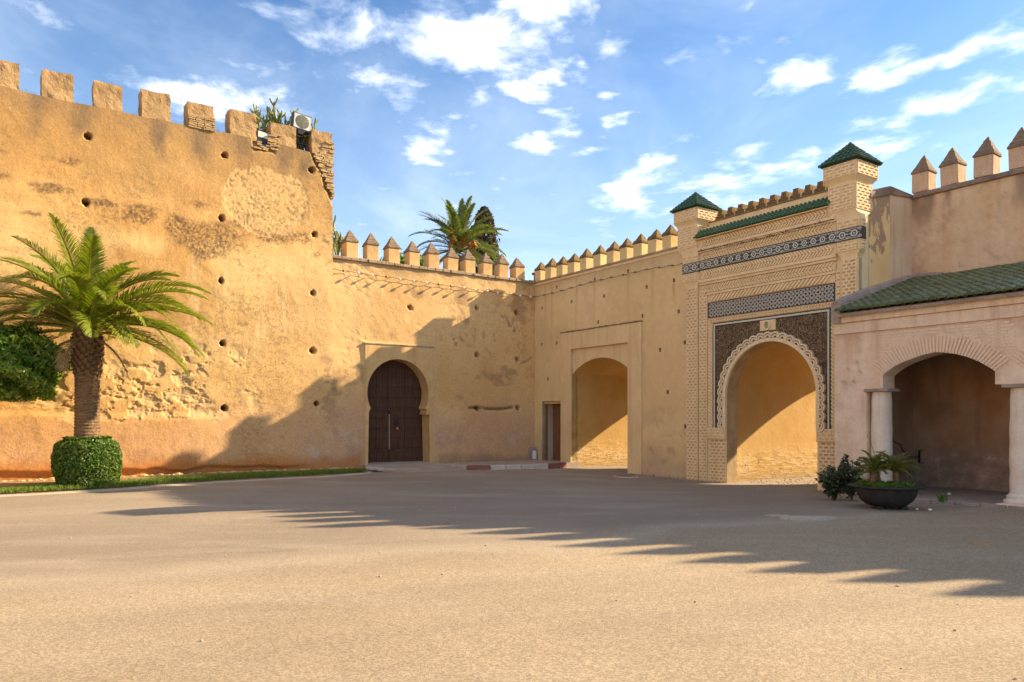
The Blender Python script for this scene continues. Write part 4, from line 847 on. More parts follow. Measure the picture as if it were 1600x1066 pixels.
q = MB(); q.plate([(10.115 + .105 * math.cos(R(a)), 4.065 + .135 * math.sin(R(a))) for a in range(0, 360, 15)], [[(10.115 + .068 * math.cos(R(a)), 4.065 + .095 * math.sin(R(a))) for a in range(0, 360, 15)]], -.085, -.045); q.build('oval_ring', M['white_stucco'], gt, bevel=.01)
q = MB(); q.plate([(10.115 + .066 * math.cos(R(a)), 4.065 + .093 * math.sin(R(a))) for a in range(0, 360, 15)], [], -.05, -.045); q.build('oval_ground', plaster('green_grey_glaze', (.30, .29, .17), (.36, .34, .2)), gt)
for (x0, x1, p0, p1) in ((8.16, 8.79, 8.18, 8.765), (11.52, 12.03, 11.555, 12.01)):
    bar('impost_block', x0, x1, -.06, .415, 1.10, 1.412); brickwork(x0 + .015, x1 - .015, 1.12, 1.395, -.06, .085, .16, .05, .016, .5, parent=gt)
    brickwork(p0, p1, -.2, 1.095, -.002, .085, .15, .05, .016, .48, parent=gt, m2='brick_gap')

# ================================================================ wall added out of view to bounce warm light onto the shaded walls
lw = thing('bounce_wall', 'unseen ochre wall added on the left to bounce warm light onto the shaded walls', 'wall', 'W', (-24, -5, 0))
q = MB(); q.box(-25, -23.6, -45, 11, -.3, 9.8); q.build('wall_face', M['merlon'], lw)
for i in range(28): put('merlon', rough_box(.75, .52, .72, 40 + i % 3, .3, M_=M['merlon_old']) if i < 3 else bpy.data.meshes['merlon.%03d' % 1], lw, (-23.9, -44 + i * 1.95, 9.78)).rotation_euler = (0, 0, R(90))
# ================================================================ PINK WALL behind the loggia, and its continuation outside the view
pw = thing('pink_wall', 'pink plastered wall with large pointed merlons rising behind the tiled porch roof', 'wall', 'B', (14.5, 2, 0))
q = MB(); q.plate([(12.70, -.3), (16.2, -.3), (16.2, 7.02), (12.70, 7.02)], [], 2.0, 2.6, .07)
P = np.array(q.v); xr, zr = P[:, 0], P[:, 2]
c = lerp((.64, .455, .28), (.73, .55, .365), ss(.34, .66, fbm(xr, zr, .8, 5, .55, 110)))
c = lerp(c, (.60, .37, .19), ss(.50, .68, fbm(xr * 2.2, zr * .35, 1.0, 5, .6, 111)) * .55 + np.exp(-((xr - 15.15) / .22) ** 2) * .35)
c = lerp(c, (.46, .30, .20), ss(.52, .70, fbm(xr, zr, 1.6, 6, .65, 112)) * .45 + np.exp(-((xr - 12.8) / .16) ** 2) * .4)
c = lerp(c, (.20, .13, .09), ss(.50, .66, fbm(xr * 3.2, zr * .3, 1.0, 4, .6, 113)) * ss(5.9, 7.0, zr + (fbm(xr, zr, 2, 3, .5, 114) - .5)) * .75)
c = lerp(c, (.34, .22, .15), ss(.02, .006, np.abs(fbm(xr, zr * 1.2, 1.1, 5, .55, 115) - .5)) * .35)
q.v[:] = [(a, b_ - (float(d_) - .5) * .03 * (b_ < 2.1), z_) for (a, b_, z_), d_ in zip(q.v, fbm(xr, zr, 1.8, 4, .55, 116))]; q.col = c; q.build('wall_face', M['painted_pink'], pw, fix=False)
q = MB(); q.add([(12.80, 1.92, 7.0), (16.25, 1.92, 7.0), (16.25, 1.98, 7.13), (12.80, 1.98, 7.13), (12.80, 2.62, 7.0), (16.25, 2.62, 7.0), (16.25, 2.5, 7.22), (12.80, 2.5, 7.22)], [(0, 1, 2, 3), (3, 2, 6, 7), (4, 7, 6, 5), (0, 3, 7, 4), (1, 5, 6, 2), (0, 4, 5, 1)]); q.build('coping', M['dark_coping'], pw, bevel=.03)
MP = merlon_meshes(.39, .41, .47, .432, .455, .47, M['merlon_pink'], M['cap'], 'p')
for xx in (12.92, 13.61, 14.33, 15.06, 15.80): place_merlon(MP, pw, xx, 2.26, 7.16)
bw = thing('far_wall', 'pink battlemented wall set back beyond the porch, just outside the photo on the right', 'wall', 'B', (16.5, 4.0, 0))
yaw = math.atan2(-.63, .775) - FR['B'][2]; bw.rotation_euler = (0, 0, FR['B'][2] + yaw); OFF[bw] = Vector((0, 0, 0)); st = toW('W', (13.45, 15.75)); bw.location = (13.1, 15.9, 0)
q = MB(); q.box(0, 18, 0, .6, -.3, 7.0); q.build('wall_face', M['pink'], bw); q = MB(); q.box(0, 18, -.04, .64, 7.002, 7.15); q.build('coping', M['dark_coping'], bw, bevel=.02)
for i in range(21): place_merlon(MP, bw, .35 + .855 * i, .3, 7.12)

# ================================================================ LOGGIA (porch)
lg = thing('porch', 'rose-washed porch with a green tiled lean-to roof, round columns and a low brick arch', 'porch', 'B', (14.5, -1, 0))
LY = -1.0; TH = .46
def low_arch(c): return [(c - 1.08, 2.30), (c - 1.08, 2.57)] + [(c + p[0], p[1]) for p in [(-.98, 2.65), (-.84, 2.74), (-.66, 2.82), (-.45, 2.89), (-.24, 2.945), (-.02, 2.98), (.16, 2.965), (.38, 2.92), (.60, 2.845), (.80, 2.745), (.96, 2.64)]] + [(c + 1.08, 2.55), (c + 1.08, 2.30)]
A_1, A_2 = low_arch(14.78), low_arch(17.45)
q = MB(); q.plate([(12.60, -.3), (13.34, -.3), (13.34, 2.30)] + A_1 + A_2 + [(20, 2.30), (20, 3.52), (12.60, 3.52)], [], LY, LY + TH, .07)
P = np.array(q.v); xr, zr = P[:, 0], P[:, 2]
c = lerp((.69, .525, .37), (.78, .63, .46), ss(.34, .66, fbm(xr, zr, 1.1, 5, .55, 120)))
c = lerp(c, (.60, .36, .22), (ss(.50, .66, fbm(xr * 3, zr * .4, 1.0, 5, .6, 121)) * .45 + (np.exp(-((xr - 16.05) / .10) ** 2) + np.exp(-((xr - 15.75) / .08) ** 2)) * ss(2.7, 3.3, zr) * .55))
c = lerp(c, (.50, .36, .27), ss(.54, .70, fbm(xr, zr, 2.2, 6, .65, 122)) * .45)
c = lerp(c, (.30, .20, .14), ss(.62, .70, fbm(xr, zr, 9, 3, .6, 123)) * np.exp(-(((xr - 13.0) / .28) ** 2 + ((zr - 2.6) / .5) ** 2)) * .9)
c = lerp(c, (.42, .31, .23), ss(.7, .05, zr + (fbm(xr, zr, 2, 4, .55, 124) - .5) * .6) * .6)
c = lerp(c, (.45, .28, .18), ss(3.3, 3.52, zr + (fbm(xr, zr, 2.5, 4, .55, 125) - .5) * .3) * .35)
q.col = c; q.build('front_wall', M['painted_pink'], lg, fix=False)
q = MB(); q.box(12.60, 20, LY - .035, LY + TH - .05, 3.522, 3.76); q.build('lower_moulding', M['rose'], lg, bevel=.012)
q = MB(); q.box(12.56, 20, LY - .085, LY + TH - .05, 3.762, 3.97); q.build('upper_moulding', M['rose'], lg, bevel=.012)
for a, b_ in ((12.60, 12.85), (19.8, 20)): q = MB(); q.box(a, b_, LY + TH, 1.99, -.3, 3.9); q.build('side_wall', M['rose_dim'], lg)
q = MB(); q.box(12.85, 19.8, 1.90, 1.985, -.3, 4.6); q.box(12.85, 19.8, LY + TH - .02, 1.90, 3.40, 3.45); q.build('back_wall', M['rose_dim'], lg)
# radiating bricks round the visible arch
def edge_at(t, arch_):
    seg = [math.dist(a, b_) for a, b_ in zip(arch_, arch_[1:])]; L_ = sum(seg) * t
    for a, b_, s_ in zip(arch_, arch_[1:], seg):
        if L_ <= s_: u = (b_[0] - a[0]) / s_, (b_[1] - a[1]) / s_; return (a[0] + u[0] * L_, a[1] + u[1] * L_), u
        L_ -= s_
    return b_, u
for arch_, nb in ((A_1[1:-1], 40), (A_2[1:-1], 40)):
    cx = (arch_[0][0] + arch_[-1][0]) / 2
    for i in range(nb):
        (ax_, az_), u = edge_at((i + .5) / nb, arch_); ctr = (cx, 1.75); dx, dz = ax_ - ctr[0], az_ - ctr[1]; l_ = math.hypot(dx, dz); dx, dz = dx / l_, dz / l_
        q = MB(); w = .040; h = random.uniform(.30, .36); e = LY - .010 - random.uniform(0, .012)
        q.plate([(-w / 2, 0), (w / 2, 0), (w / 2 * 1.1, h), (-w / 2 * 1.1, h)], [], 0, .02)
        me = q.mesh('brick', M['rose']); o = put('brick', me, lg, (ax_ + dx * .005, e, az_ + dz * .005)); o.rotation_euler = (0, math.atan2(dx, dz), 0)
q = MB()
for i, z in enumerate(np.arange(2.62, 3.50, .062)):                    # level courses beside the arch
    for (x0, x1) in ((13.36, 14.9), (14.9, 16.2)):
        s_ = x0 + random.uniform(0, .1)
        while s_ < x1 - .1:
            w = random.uniform(.16, .30); cxm = s_ + w / 2; az = np.interp(cxm, [p[0] for p in A_1[1:-1]], [p[1] for p in A_1[1:-1]]) if 13.7 < cxm < 15.86 else 2.45
            lim = math.hypot(cxm - 14.78, z - 1.75)
            if z > az + .30 and z < 3.46 and (lim > 1.62 or z > 3.36): q.box(s_, min(s_ + w - .012, x1), LY - random.uniform(.002, .008), LY + .01, z, z + .046)
            s_ += w
q.build('brick_course', M['rose'], lg, kind='stuff', fix=False)
def column(cx, n_):
    cy = LY + .22
    q = MB(); pr = [(.175, .0)] + [(.205 + .012 * math.sin(i / 10 * math.pi) - .014 * i / 10 + .004 * math.sin(i * 2.3), .28 + i * .195) for i in range(11)]
    q.lathe(pr[1:], 28, (cx, cy, 0), lambda i, j: .016 * math.sin(j * 1.7 + i) * math.sin(i * 1.3)); sh_ = q.build('column', M['column'], lg, smooth=True)
    q = MB(); q.box(cx - .33, cx + .33, cy - .33, cy + .33, -.05, .085); pr = [(.30, .086), (.31, .12), (.30, .155), (.26, .165), (.255, .19), (.265, .21), (.26, .235), (.225, .245), (.22, .285)]
    q.lathe(pr, 28, (cx, cy, 0)); q.build('column_base', M['column'], sh_, bevel=.01)
    q = MB(); q.box(cx - .26, cx + .26, cy - .26, cy + .26, 2.232, 2.297); q.build('abacus', M['mortar'], sh_, bevel=.008)
for i, cx in enumerate((13.555, 16.24, 18.9)): column(cx, i)
q = MB(); q.box(12.86, 19.78, LY + .03, 1.9, -.15, .055); q.build('porch_floor', M['pavement'], lg)
for i in range(14):
    q = MB(); a = 13.36 + i * .46; q.box(a, a + .452, LY - .12 + random.uniform(-.01, .01), LY + .028, -.15, .06 + random.uniform(-.015, .008)); q.build('kerb_stone', M['mortar'], lg, bevel=.02)
# lean-to roof: eave (y=-1.2, z=4.0) to wall (y=1.98, z=5.0)
E0, E1 = Vector((0, -1.24, 3.985)), Vector((0, 1.95, 5.0)); SL = (E1 - E0).length; vv = (E1 - E0).normalized(); uu = Vector((1, 0, 0)); nn = uu.cross(vv); ang = math.atan2(vv.z, vv.y)
q = MB(); q.add([(12.75, E0.y + .05, E0.z - .03), (20, E0.y + .05, E0.z - .03), (20, E1.y, E1.z - .03), (12.75, E1.y, E1.z - .03), (12.75, E0.y + .05, E0.z - .10), (20, E0.y + .05, E0.z - .10), (20, E1.y, E1.z - .10), (12.75, E1.y, E1.z - .10)], [(0, 1, 2, 3), (4, 7, 6, 5), (0, 4, 5, 1), (3, 2, 6, 7), (0, 3, 7, 4)]); rf = q.build('roof', M['mortar'], lg)
PITCH = .168; NROW = 14; ROW = SL / NROW
q = MB(); halfpipe(q, Vector((0, 0, 0)), Vector((1, 0, 0)), Vector((0, 1, 0)), Vector((0, 0, 1)), .074, ROW * 1.14, 7); TILE = q.mesh('roof_tile', M['tile'], smooth=True)
chan = MB(); rest = MB(); cnt = 0
for i in range(43):
    xx = 12.84 + i * PITCH
    chan_o = Vector((xx + PITCH / 2, E0.y, E0.z)); 
    for j in range(NROW): halfpipe(chan, chan_o + vv * (ROW * j) + nn * .035, uu, vv, nn, .062, ROW * 1.1, 4, False)
    for j in range(NROW):
        o_ = Vector((xx, E0.y, E0.z)) + vv * (ROW * j - .03) + nn * (.012 + random.uniform(-.004, .006)) + uu * random.uniform(-.008, .008)
        if i < 21:
            o = put('roof_tile', TILE, rf, None); o.location = o_ - OFF[lg]; o.rotation_euler = (ang + random.uniform(-.02, .02), random.uniform(-.05, .05), random.uniform(-.03, .03)); cnt += 1
        else: halfpipe(rest, o_, uu, vv, nn, .068, ROW * 1.14, 6)
chan.build('channel_tile', M['tile_dark'], rf, kind='stuff', fix=False); rest.build('tile_field', M['tile'], rf, kind='stuff', fix=False)
q = MB(); ra = [(-1.12, 3.76, 4.17), (-.8, 3.9, 4.30), (.4, 4.3, 4.66), (1.5, 4.7, 4.96), (1.99, 4.9, 5.10)]
for (a, b_) in zip(ra, ra[1:]): q.add([(12.585, a[0], a[1]), (12.585, b_[0], b_[1]), (12.585, b_[0], b_[2]), (12.585, a[0], a[2]), (12.80, a[0], a[1]), (12.80, b_[0], b_[1]), (12.80, b_[0], b_[2]), (12.80, a[0], a[2])], [(0, 3, 2, 1), (4, 5, 6, 7), (3, 7, 6, 2), (0, 4, 7, 3), (1, 2, 6, 5)])
q.tube([(12.69, a[0], a[2] - .02) for a in ra], .11, 8); q.build('gable_coping', M['mortar'], lg, smooth=False)
q = MB(); q.tube([(12.69, 1.93, 5.02), (12.9, 1.92, 5.10), (13.2, 1.93, 5.08), (13.5, 1.95, 5.04)], .07, 8); q.build('flashing', M['mortar'], lg)

# ================================================================ KERB, PAVEMENT, APRON
kp = [(-4.35, .0), (-4.22, -.9), (-3.95, -1.75), (-3.35, -2.18), (-2.3, -2.38), (-1.2, -2.36), (-.30, -2.20)]
pv = thing('kerbed_pavement', 'low raised pavement in the corner with red and white painted kerb stones', 'pavement', 'A', (-2, -1, 0)); pv['kind'] = 'structure'
q = MB(); poly = kp + [(.4, -2.2), (.4, .2), (-4.3, .2)]; m_ = len(poly)
q.add([(a, b_, .165) for a, b_ in poly] + [(a, b_, -.1) for a, b_ in poly], [tuple(range(m_))] + [(i, (i + 1) % m_, m_ + (i + 1) % m_, m_ + i) for i in range(m_)]); q.build('paving', M['pavement'], pv)
for i, ((ax_, ay_), (bx_, by_)) in enumerate(zip(kp, kp[1:])):
    L_ = math.dist((ax_, ay_), (bx_, by_)); k_ = max(1, round(L_ / .5)); an = math.atan2(by_ - ay_, bx_ - ax_)
    for j in range(k_):
        t = (j + .5) / k_; q = MB(); w = L_ / k_ / 2 - .006; q.box(-w, w, -.07, .07, -.15, .175 + random.uniform(-.008, .008))
        mm = ('kerb_grey', 'kerb_grey', 'kerb_red', 'kerb_white', 'kerb_white', 'kerb_red')[i]
        o = q.build('kerb_stone', M[mm], pv, bevel=.022, loc=(ax_ + (bx_ - ax_) * t, ay_ + (by_ - ay_) * t, 0)); o.rotation_euler = (random.uniform(-.03, .03), 0, an)
q = MB(); ap = [(-6.7, .5), (-4.2, .5), (-4.25, -.2), (-4.3, -1.1), (-4.2, -2.2), (-6.2, -2.1), (-6.75, -.6), (-6.75, -.2)]
zs = [.24, .23, .19, .13, .055, .055, .12, .19]; q.add([(a, b_, z) for (a, b_), z in zip(ap, zs)] + [(a, b_, -.1) for a, b_ in ap] + [(-5.5, -.2, .20), (-5.4, -1.1, .125)],
      [(0, 16, 1), (1, 16, 2), (2, 16, 17), (2, 17, 3), (3, 17, 4), (4, 17, 5), (5, 17, 6), (6, 17, 16), (6, 16, 7), (7, 16, 0)] + [(i, (i + 1) % 8, 8 + (i + 1) % 8, 8 + i) for i in range(8)])
o = q.build('threshold', M['pavement'], None, loc=(0, 0, 0)); o.location = toW('A', (0, 0, 0)); o.rotation_euler = (0, 0, FR['A'][2]); tag(o, kind='structure')
sb = thing('broken_slab', 'broken pale kerb slab lying tilted beside the dark door', 'slab', 'A', (-6.75, -.9, .05))
q = MB(); q.box(-.34, .34, -.10, .10, 0, .09, Matrix.Rotation(.5, 4, 'Z') @ Matrix.Rotation(.10, 4, 'Y')); q.build('slab', M['kerb_white'], sb, bevel=.015, loc=(-6.75, -.9, .08))
q = MB(); q.box(-.28, .3, -.08, .08, 0, .07, Matrix.Rotation(-.4, 4, 'Z')); q.build('slab', M['kerb_grey'], sb, bevel=.015, loc=(-6.45, -1.1, .06))

# ================================================================ GRASS STRIP along the rampart
def strip_edge(x_): return np.interp(x_, [-21, -17, -13.8, -10.7, -8.9, -7.3, -6.9], [3.1, 2.9, 2.75, 2.2, 1.95, 1.5, .9])
q = MB(); xs = np.arange(-21, -6.85, .3); rows = 8
for xx in xs:
    for j in range(rows + 1):
        w = strip_edge(xx) + .10; y = -w * j / rows + .3 * (1 - j / rows); p = toW('A', (xx, y)); g_ = float(gz(p.x, p.y)[0])
        q.v.append((xx, y, g_ + (.075 + .04 * float(fbm(xx, y, 1.5, 3)) if 0 < j < rows else (.01 if j else .10))))
q.f = [(i * (rows + 1) + j, (i + 1) * (rows + 1) + j, (i + 1) * (rows + 1) + j + 1, i * (rows + 1) + j + 1) for i in range(len(xs) - 1) for j in range(rows)]
o = q.build('earth_bed', M['earth'], None, smooth=True, loc=(0, 0, 0)); o.location = toW('A', (0, 0, 0)); o.rotation_euler = (0, 0, FR['A'][2]); tag(o, kind='structure')
q = MB()
for i in range(len(xs) - 1):
    vs = []
    for xx in (xs[i], xs[i + 1]):
        for e_, dz in ((.0, .03), (.10, .022), (.28, -.02)):
            w = strip_edge(xx) + e_; p = toW('A', (xx, -w)); vs.append((xx, -w, float(gfull(p.x, p.y)[0]) + dz))
    q.add(vs, [(0, 3, 4, 1), (1, 4, 5, 2)])
o = q.build('gutter', M['patch'], None, loc=(0, 0, 0)); o.location = toW('A', (0, 0, 0)); o.rotation_euler = (0, 0, FR['A'][2]); tag(o, kind='structure')
def blades(name, P, hgt, wid, m_, lean=.5, parent=None):
    nb = len(P); a = rng.random(nb) * 6.283; h = hgt * (.5 + rng.random(nb)); l = lean * h * rng.random(nb)
    dx, dy = np.cos(a), np.sin(a); b2 = rng.random(nb) * 6.283; w = wid * (.6 + .8 * rng.random(nb)); ux, uy = np.cos(b2) * w, np.sin(b2) * w
    V = np.zeros((nb, 3, 3)); V[:, 0] = P + np.stack([-ux, -uy, 0 * ux], 1); V[:, 1] = P + np.stack([ux, uy, 0 * ux], 1); V[:, 2] = P + np.stack([dx * l, dy * l, h], 1)
    q = MB(); q.v = V.reshape(-1, 3).tolist(); q.f = np.arange(nb * 3).reshape(-1, 3).tolist()
    cc = np.zeros((nb, 3, 3)); cc[:, :, 0] = rng.random(nb)[:, None]; cc[:, :, 1] = (rng.random(nb)[:, None] ** 3); q.col = cc.reshape(-1, 3); return q.build(name, m_, parent, fix=False)
nb = 60000; xx = rng.uniform(-20.5, -7.2, nb); t = rng.random(nb); w = strip_edge(xx); yy = -w * (1 - t * .62) 
den = fbm(xx, yy, .9, 4, .5, 70); edge_ = ss(.66, .36, t + (den - .5) * .9); keep = rng.random(nb) < edge_; xx, yy = xx[keep], yy[keep]
cA, sA = math.cos(FR['A'][2]), math.sin(FR['A'][2]); wx, wy = CX + cA * xx - sA * yy, CY + sA * xx + cA * yy
o = blades('grass', np.stack([wx, wy, gz(wx, wy) + .07], 1), .085, .011, M['grass']); tag(o, kind='stuff')
q = MB()
for i in range(210):
    xx = random.uniform(-17, -7.2); r_ = random.uniform(.02, .085) * (1.4 if random.random() < .15 else 1); p = toW('A', (xx, -random.uniform(.05, .42))); g_ = float(gz(p.x, p.y)[0])
    v0 = len(q.v); q.lathe([(.001, 0), (r_ * .9, r_ * .15), (r_, r_ * .4), (r_ * .6, r_ * .75), (.001, r_ * .85)], 6, (p.x, p.y, g_ + .06), lambda a, b_: random.uniform(-.3, .3))
o = q.build('rubble', M['rubble'], None, fix=False); tag(o, kind='stuff')

# ================================================================ PALMS
def frond_mesh(L, e0, curl, width, nl, seed, mat_, wide=.016, twist=0.0, yellow=.2):
    r_ = np.random.default_rng(seed); q = MB(); N = 26; pts = [Vector((0, 0, 0))]; tang = []
    for i in range(N):
        t = (i + .5) / N; e = R(e0) - R(curl) * (t ** 1.35); tg = Vector((math.cos(e), math.sin(twist) * t * .35, math.sin(e))).normalized(); tang.append(tg); pts.append(pts[-1] + tg * (L / N))
    tang.append(tang[-1])
    q.tube(pts, [.030 * (1 - i / N) ** .8 + .005 for i in range(N + 1)], 5, False); cols = [(.35, .55, 0)] * len(q.v)
    for i in range(nl):
        t = .10 + .90 * (i + .5) / nl; f = t * N; j = min(int(f), N - 1); p = pts[j].lerp(pts[j + 1], f - j); tg = tang[j]
        side0 = Vector((0, 0, 1)).cross(tg); side0 = side0.normalized() if side0.length > 1e-3 else Vector((0, 1, 0)); upv = tg.cross(side0)
        lw = width * (math.sin(math.pi * min(1, (t * .92 + .10))) ** .6) * (1 if t > .22 else t / .22 * .8 + .15)
        for s_ in (-1, 1):
            l_ = lw * r_.uniform(.85, 1.08); dr = (tg * (.62 + .5 * t) + side0 * s_ * (1.0 - .25 * t) + upv * r_.uniform(.20, .50)).normalized()
            mid_ = p + dr * l_ * .5; tip = p + dr * l_ - Vector((0, 0, l_ * r_.uniform(.10, .28))); wv = dr.cross(upv).normalized() * wide * r_.uniform(.8, 1.2) + upv * wide * .35
            b0 = len(q.v); q.add([p - wv * .6, p + wv * .6, mid_ + wv, tip, mid_ - wv], [(0, 1, 2, 4), (4, 2, 3)])
            a = r_.random(); y_ = yellow * r_.random() ** 2; cols += [(a, y_ * .5, 0)] * 2 + [(a, y_, 0), (a, min(1, y_ + .35 * r_.random()), 0), (a, y_, 0)]
    q.col = np.array(cols, float); return q.mesh('frond', mat_)
pc = Vector((-9.98, 17.75, 0)); pc.z = float(gz(pc.x, pc.y)[0]) + .05
pt_ = thing('palm_tree', 'palm with a thick ringed trunk and green arching fronds rising from the round hedge', 'palm tree', 'W', tuple(pc))
q = MB(); ZT = 3.72; nr = 150; seg = 26; prof = []
def tj(i, j):
    z = i / nr * ZT; return .035 * ((i * 1.0 + .5 * (j % 2)) % 3 - 1) * (z < 2.95) + .05 * (vnoise(np.array([j * .9]), np.array([i * .45]))[0] - .5)
for i in range(nr + 1):
    z = i / nr * ZT; rr = .285 - .012 * min(z, 2) + .035 * ss(2.75, 3.15, z) - .10 * ss(3.35, 3.72, z); prof.append((float(rr), z))
q.lathe(prof, seg, (pc.x, pc.y, pc.z), tj); tk = q.build('trunk', M['trunk'], pt_, smooth=False, fix=False)
q = MB()
for i in range(150):
    a = i * 2.39996; t = i / 150; z = 2.62 + t * 1.12; rr = .25 + .045 * float(ss(2.7, 3.1, z)) - .09 * float(ss(3.4, 3.75, z)); d_ = Vector((math.cos(a), math.sin(a), 0)); p = pc + d_ * rr + Vector((0, 0, z)); sdv = Vector((-d_.y, d_.x, 0)); w = .055; h = .12
    q.add([p - sdv * w - Vector((0, 0, h * .6)), p + sdv * w - Vector((0, 0, h * .6)), p + sdv * w * .75 + d_ * .075 + Vector((0, 0, h * .3)), p - sdv * w * .75 + d_ * .075 + Vector((0, 0, h * .3)), p + Vector((0, 0, h * .45)), p - d_ * .02 - Vector((0, 0, h * .5))], [(0, 1, 2, 3), (3, 2, 4), (0, 3, 4, 5), (1, 5, 4, 2)])
q.build('leaf_base', M['trunk'], pt_, kind='stuff', fix=False)
FRD = [(100, 84, 26, 2.65), (262, 80, 36, 2.6), (300, 74, 62, 2.5), (235, 72, 62, 2.5), (130, 70, 66, 2.6), (150, 68, 58, 2.7), (158, 58, 62, 2.85), (172, 60, 52, 2.7), (184, 46, 60, 3.0), (196, 38, 78, 2.9), (176, 28, 66, 3.0), (204, 12, 66, 2.8), (190, 4, 62, 2.7), (215, 24, 70, 2.6),
       (42, 66, 74, 2.3), (26, 66, 78, 2.5), (60, 74, 50, 2.3), (8, 50, 78, 3.05), (-6, 40, 66, 3.05), (14, 30, 66, 2.9), (-4, 14, 66, 2.9), (-18, 6, 62, 2.75), (8, 0, 60, 2.5), (-34, 18, 78, 2.5), (-12, 22, 88, 2.6),
       (20, 44, 92, 2.7), (-14, 34, 92, 2.75), (165, 44, 92, 2.7), (190, 32, 92, 2.75), (222, 18, 66, 2.4), (318, 14, 64, 2.4), (2, 20, 84, 2.8), (182, 16, 80, 2.8), (50, 52, 84, 2.5), (150, 48, 80, 2.7), (-28, 34, 90, 2.5), (208, 44, 90, 2.6),
       (250, 60, 92, 2.2), (292, 64, 98, 2.1), (270, 38, 92, 2.0), (312, 48, 92, 2.3), (230, 34, 84, 2.4), (300, 22, 80, 2.1), (125, 40, 60, 2.6), (70, 40, 60, 2.6), (100, 20, 60, 2.5), (140, 20, 66, 2.6), (45, 24, 70, 2.5), (332, 62, 74, 2.3), (208, 64, 66, 2.4)]
for i, (az, e0, cu, L_) in enumerate(FRD):
    o = put('frond', frond_mesh(L_, e0, cu, .54, 84, i, M['frond'], .0125, random.uniform(-1, 1), .35), pt_, pc + Vector((.10 * math.cos(R(az)), .10 * math.sin(R(az)), 3.62 + .22 * math.sin(R(max(0, e0)))))); o.rotation_euler = (0, 0, R(az))
k = mat('dead_frond_brown'); M['dead_frond'] = fin(k, k.mix(k.ramp(k.noise(k.obj, 20, 3), .3, .7), (.20, .12, .05), (.34, .22, .10)), .85)
for i, (az, e0, cu, L_) in enumerate([(200, -20, 60, 1.5), (335, -15, 66, 1.6), (262, -25, 55, 1.2)]):
    o = put('frond', frond_mesh(L_, e0, cu, .34, 34, 400 + i, M['dead_frond'], .010, .5, 0), pt_, pc + Vector((.15 * math.cos(R(az)), .15 * math.sin(R(az)), 3.5))); o.rotation_euler = (0, 0, R(az)); o['label'] = 'withered brown frond'
# date palm beyond the wall
p2 = Vector((-2.54, 36.5, 0)); pd = thing('palm_tree', 'date palm with orange fruit bunches standing behind the merlons of the middle wall', 'palm tree', 'W', tuple(p2))
q = MB(); q.lathe([(.34 + .03 * (i % 2), i * .12) for i in range(80)], 14, tuple(p2)); q.build('trunk', M['trunk'], pd, fix=False)
FM = [frond_mesh(3.05, e0, cu, .56, 52, 90 + i, M['frond_grey'], .025, 0, .3) for i, (e0, cu) in enumerate([(84, 30), (76, 48), (64, 56), (52, 66), (40, 74), (26, 76), (10, 66), (-6, 55)])]
for i in range(46):
    o = put('frond', FM[min(7, int(i / 46 * 8))], pd, p2 + Vector((0, 0, 9.75))); o.rotation_euler = (0, 0, i * 2.39996 + random.uniform(-.2, .2)); o.scale = (random.uniform(.80, .95),) * 3
for (dx, dz, s_) in ((-.34, .95, .17), (-.30, .60, .20), (-.36, .25, .15), (.24, .55, .22), (.46, .42, .20), (.74, .30, .17), (.05, .30, .15)):
    q = MB(); 
    for j in range(60):
        v = Vector(rng.normal(0, 1, 3)); v = v.normalized() * s_ * random.random() ** .4; q.ball((v.x * .8, v.y * .7, v.z * 1.25), .04, 5)
    o = q.build('fruit_bunch', M['date_bunch'], pd, smooth=True, loc=p2 + Vector((dx, -.62, 9.60 + dz))); o['kind'] = 'stuff'

# ================================================================ LEAFY PLANTS
def leafcloud(name, P, Nn, size, m_, parent=None, asp=.5, jit=.8, tint=None, fold=.25):
    n_ = len(P); D = Nn + rng.normal(0, jit, (n_, 3)); D /= np.linalg.norm(D, axis=1)[:, None]
    T_ = rng.normal(0, 1, (n_, 3)); T_ -= (T_ * D).sum(1)[:, None] * D; T_ /= np.linalg.norm(T_, axis=1)[:, None]; B_ = np.cross(D, T_); s_ = size * (.6 + .8 * rng.random(n_))[:, None]
    V = np.zeros((n_, 4, 3)); V[:, 0] = P - T_ * s_; V[:, 1] = P + B_ * s_ * asp + D * s_ * fold; V[:, 2] = P + T_ * s_; V[:, 3] = P - B_ * s_ * asp + D * s_ * fold
    q = MB(); q.v = V.reshape(-1, 3).tolist(); q.f = np.arange(n_ * 4).reshape(-1, 4).tolist(); cc = np.zeros((n_, 4, 3))
    cc[:, :, 0] = (rng.random(n_) if tint is None else np.clip(tint + rng.normal(0, .25, n_), 0, 1))[:, None]; cc[:, :, 1] = (rng.random(n_) ** 4)[:, None]; q.col = cc.reshape(-1, 3); return q.build(name, m_, parent, fix=False)
# round clipped hedge
hd = thing('clipped_hedge', 'low round clipped hedge like a green drum round the palm trunk', 'hedge', 'W', tuple(pc))
n_ = 15000; a = rng.random(n_) * 6.283; u = rng.random(n_); Hh = 1.16
def hr(z): return .72 * (1 - .13 * ss(.5, 0, z) - .08 * ss(.65, 1.16, z) - .34 * ss(.98, 1.18, z))
zz_ = np.where(u < .74, rng.random(n_) * Hh, Hh); rr = np.where(u < .74, hr(zz_), hr(1.1) * np.sqrt(rng.random(n_)))
bump_ = (fbm(a * 2.2, zz_ * 3, 1.6, 4, .5, 81) - .5) * .17; rr = rr * (1 + bump_ * .8) - rng.random(n_) ** 2 * .09; zz_ = np.where(u < .74, zz_, zz_ + bump_ * .5 - rng.random(n_) * .05)
Nn = np.where((u < .74)[:, None], np.stack([np.cos(a), np.sin(a), 0 * a + .25], 1), np.stack([0 * a, 0 * a, 0 * a + 1], 1))
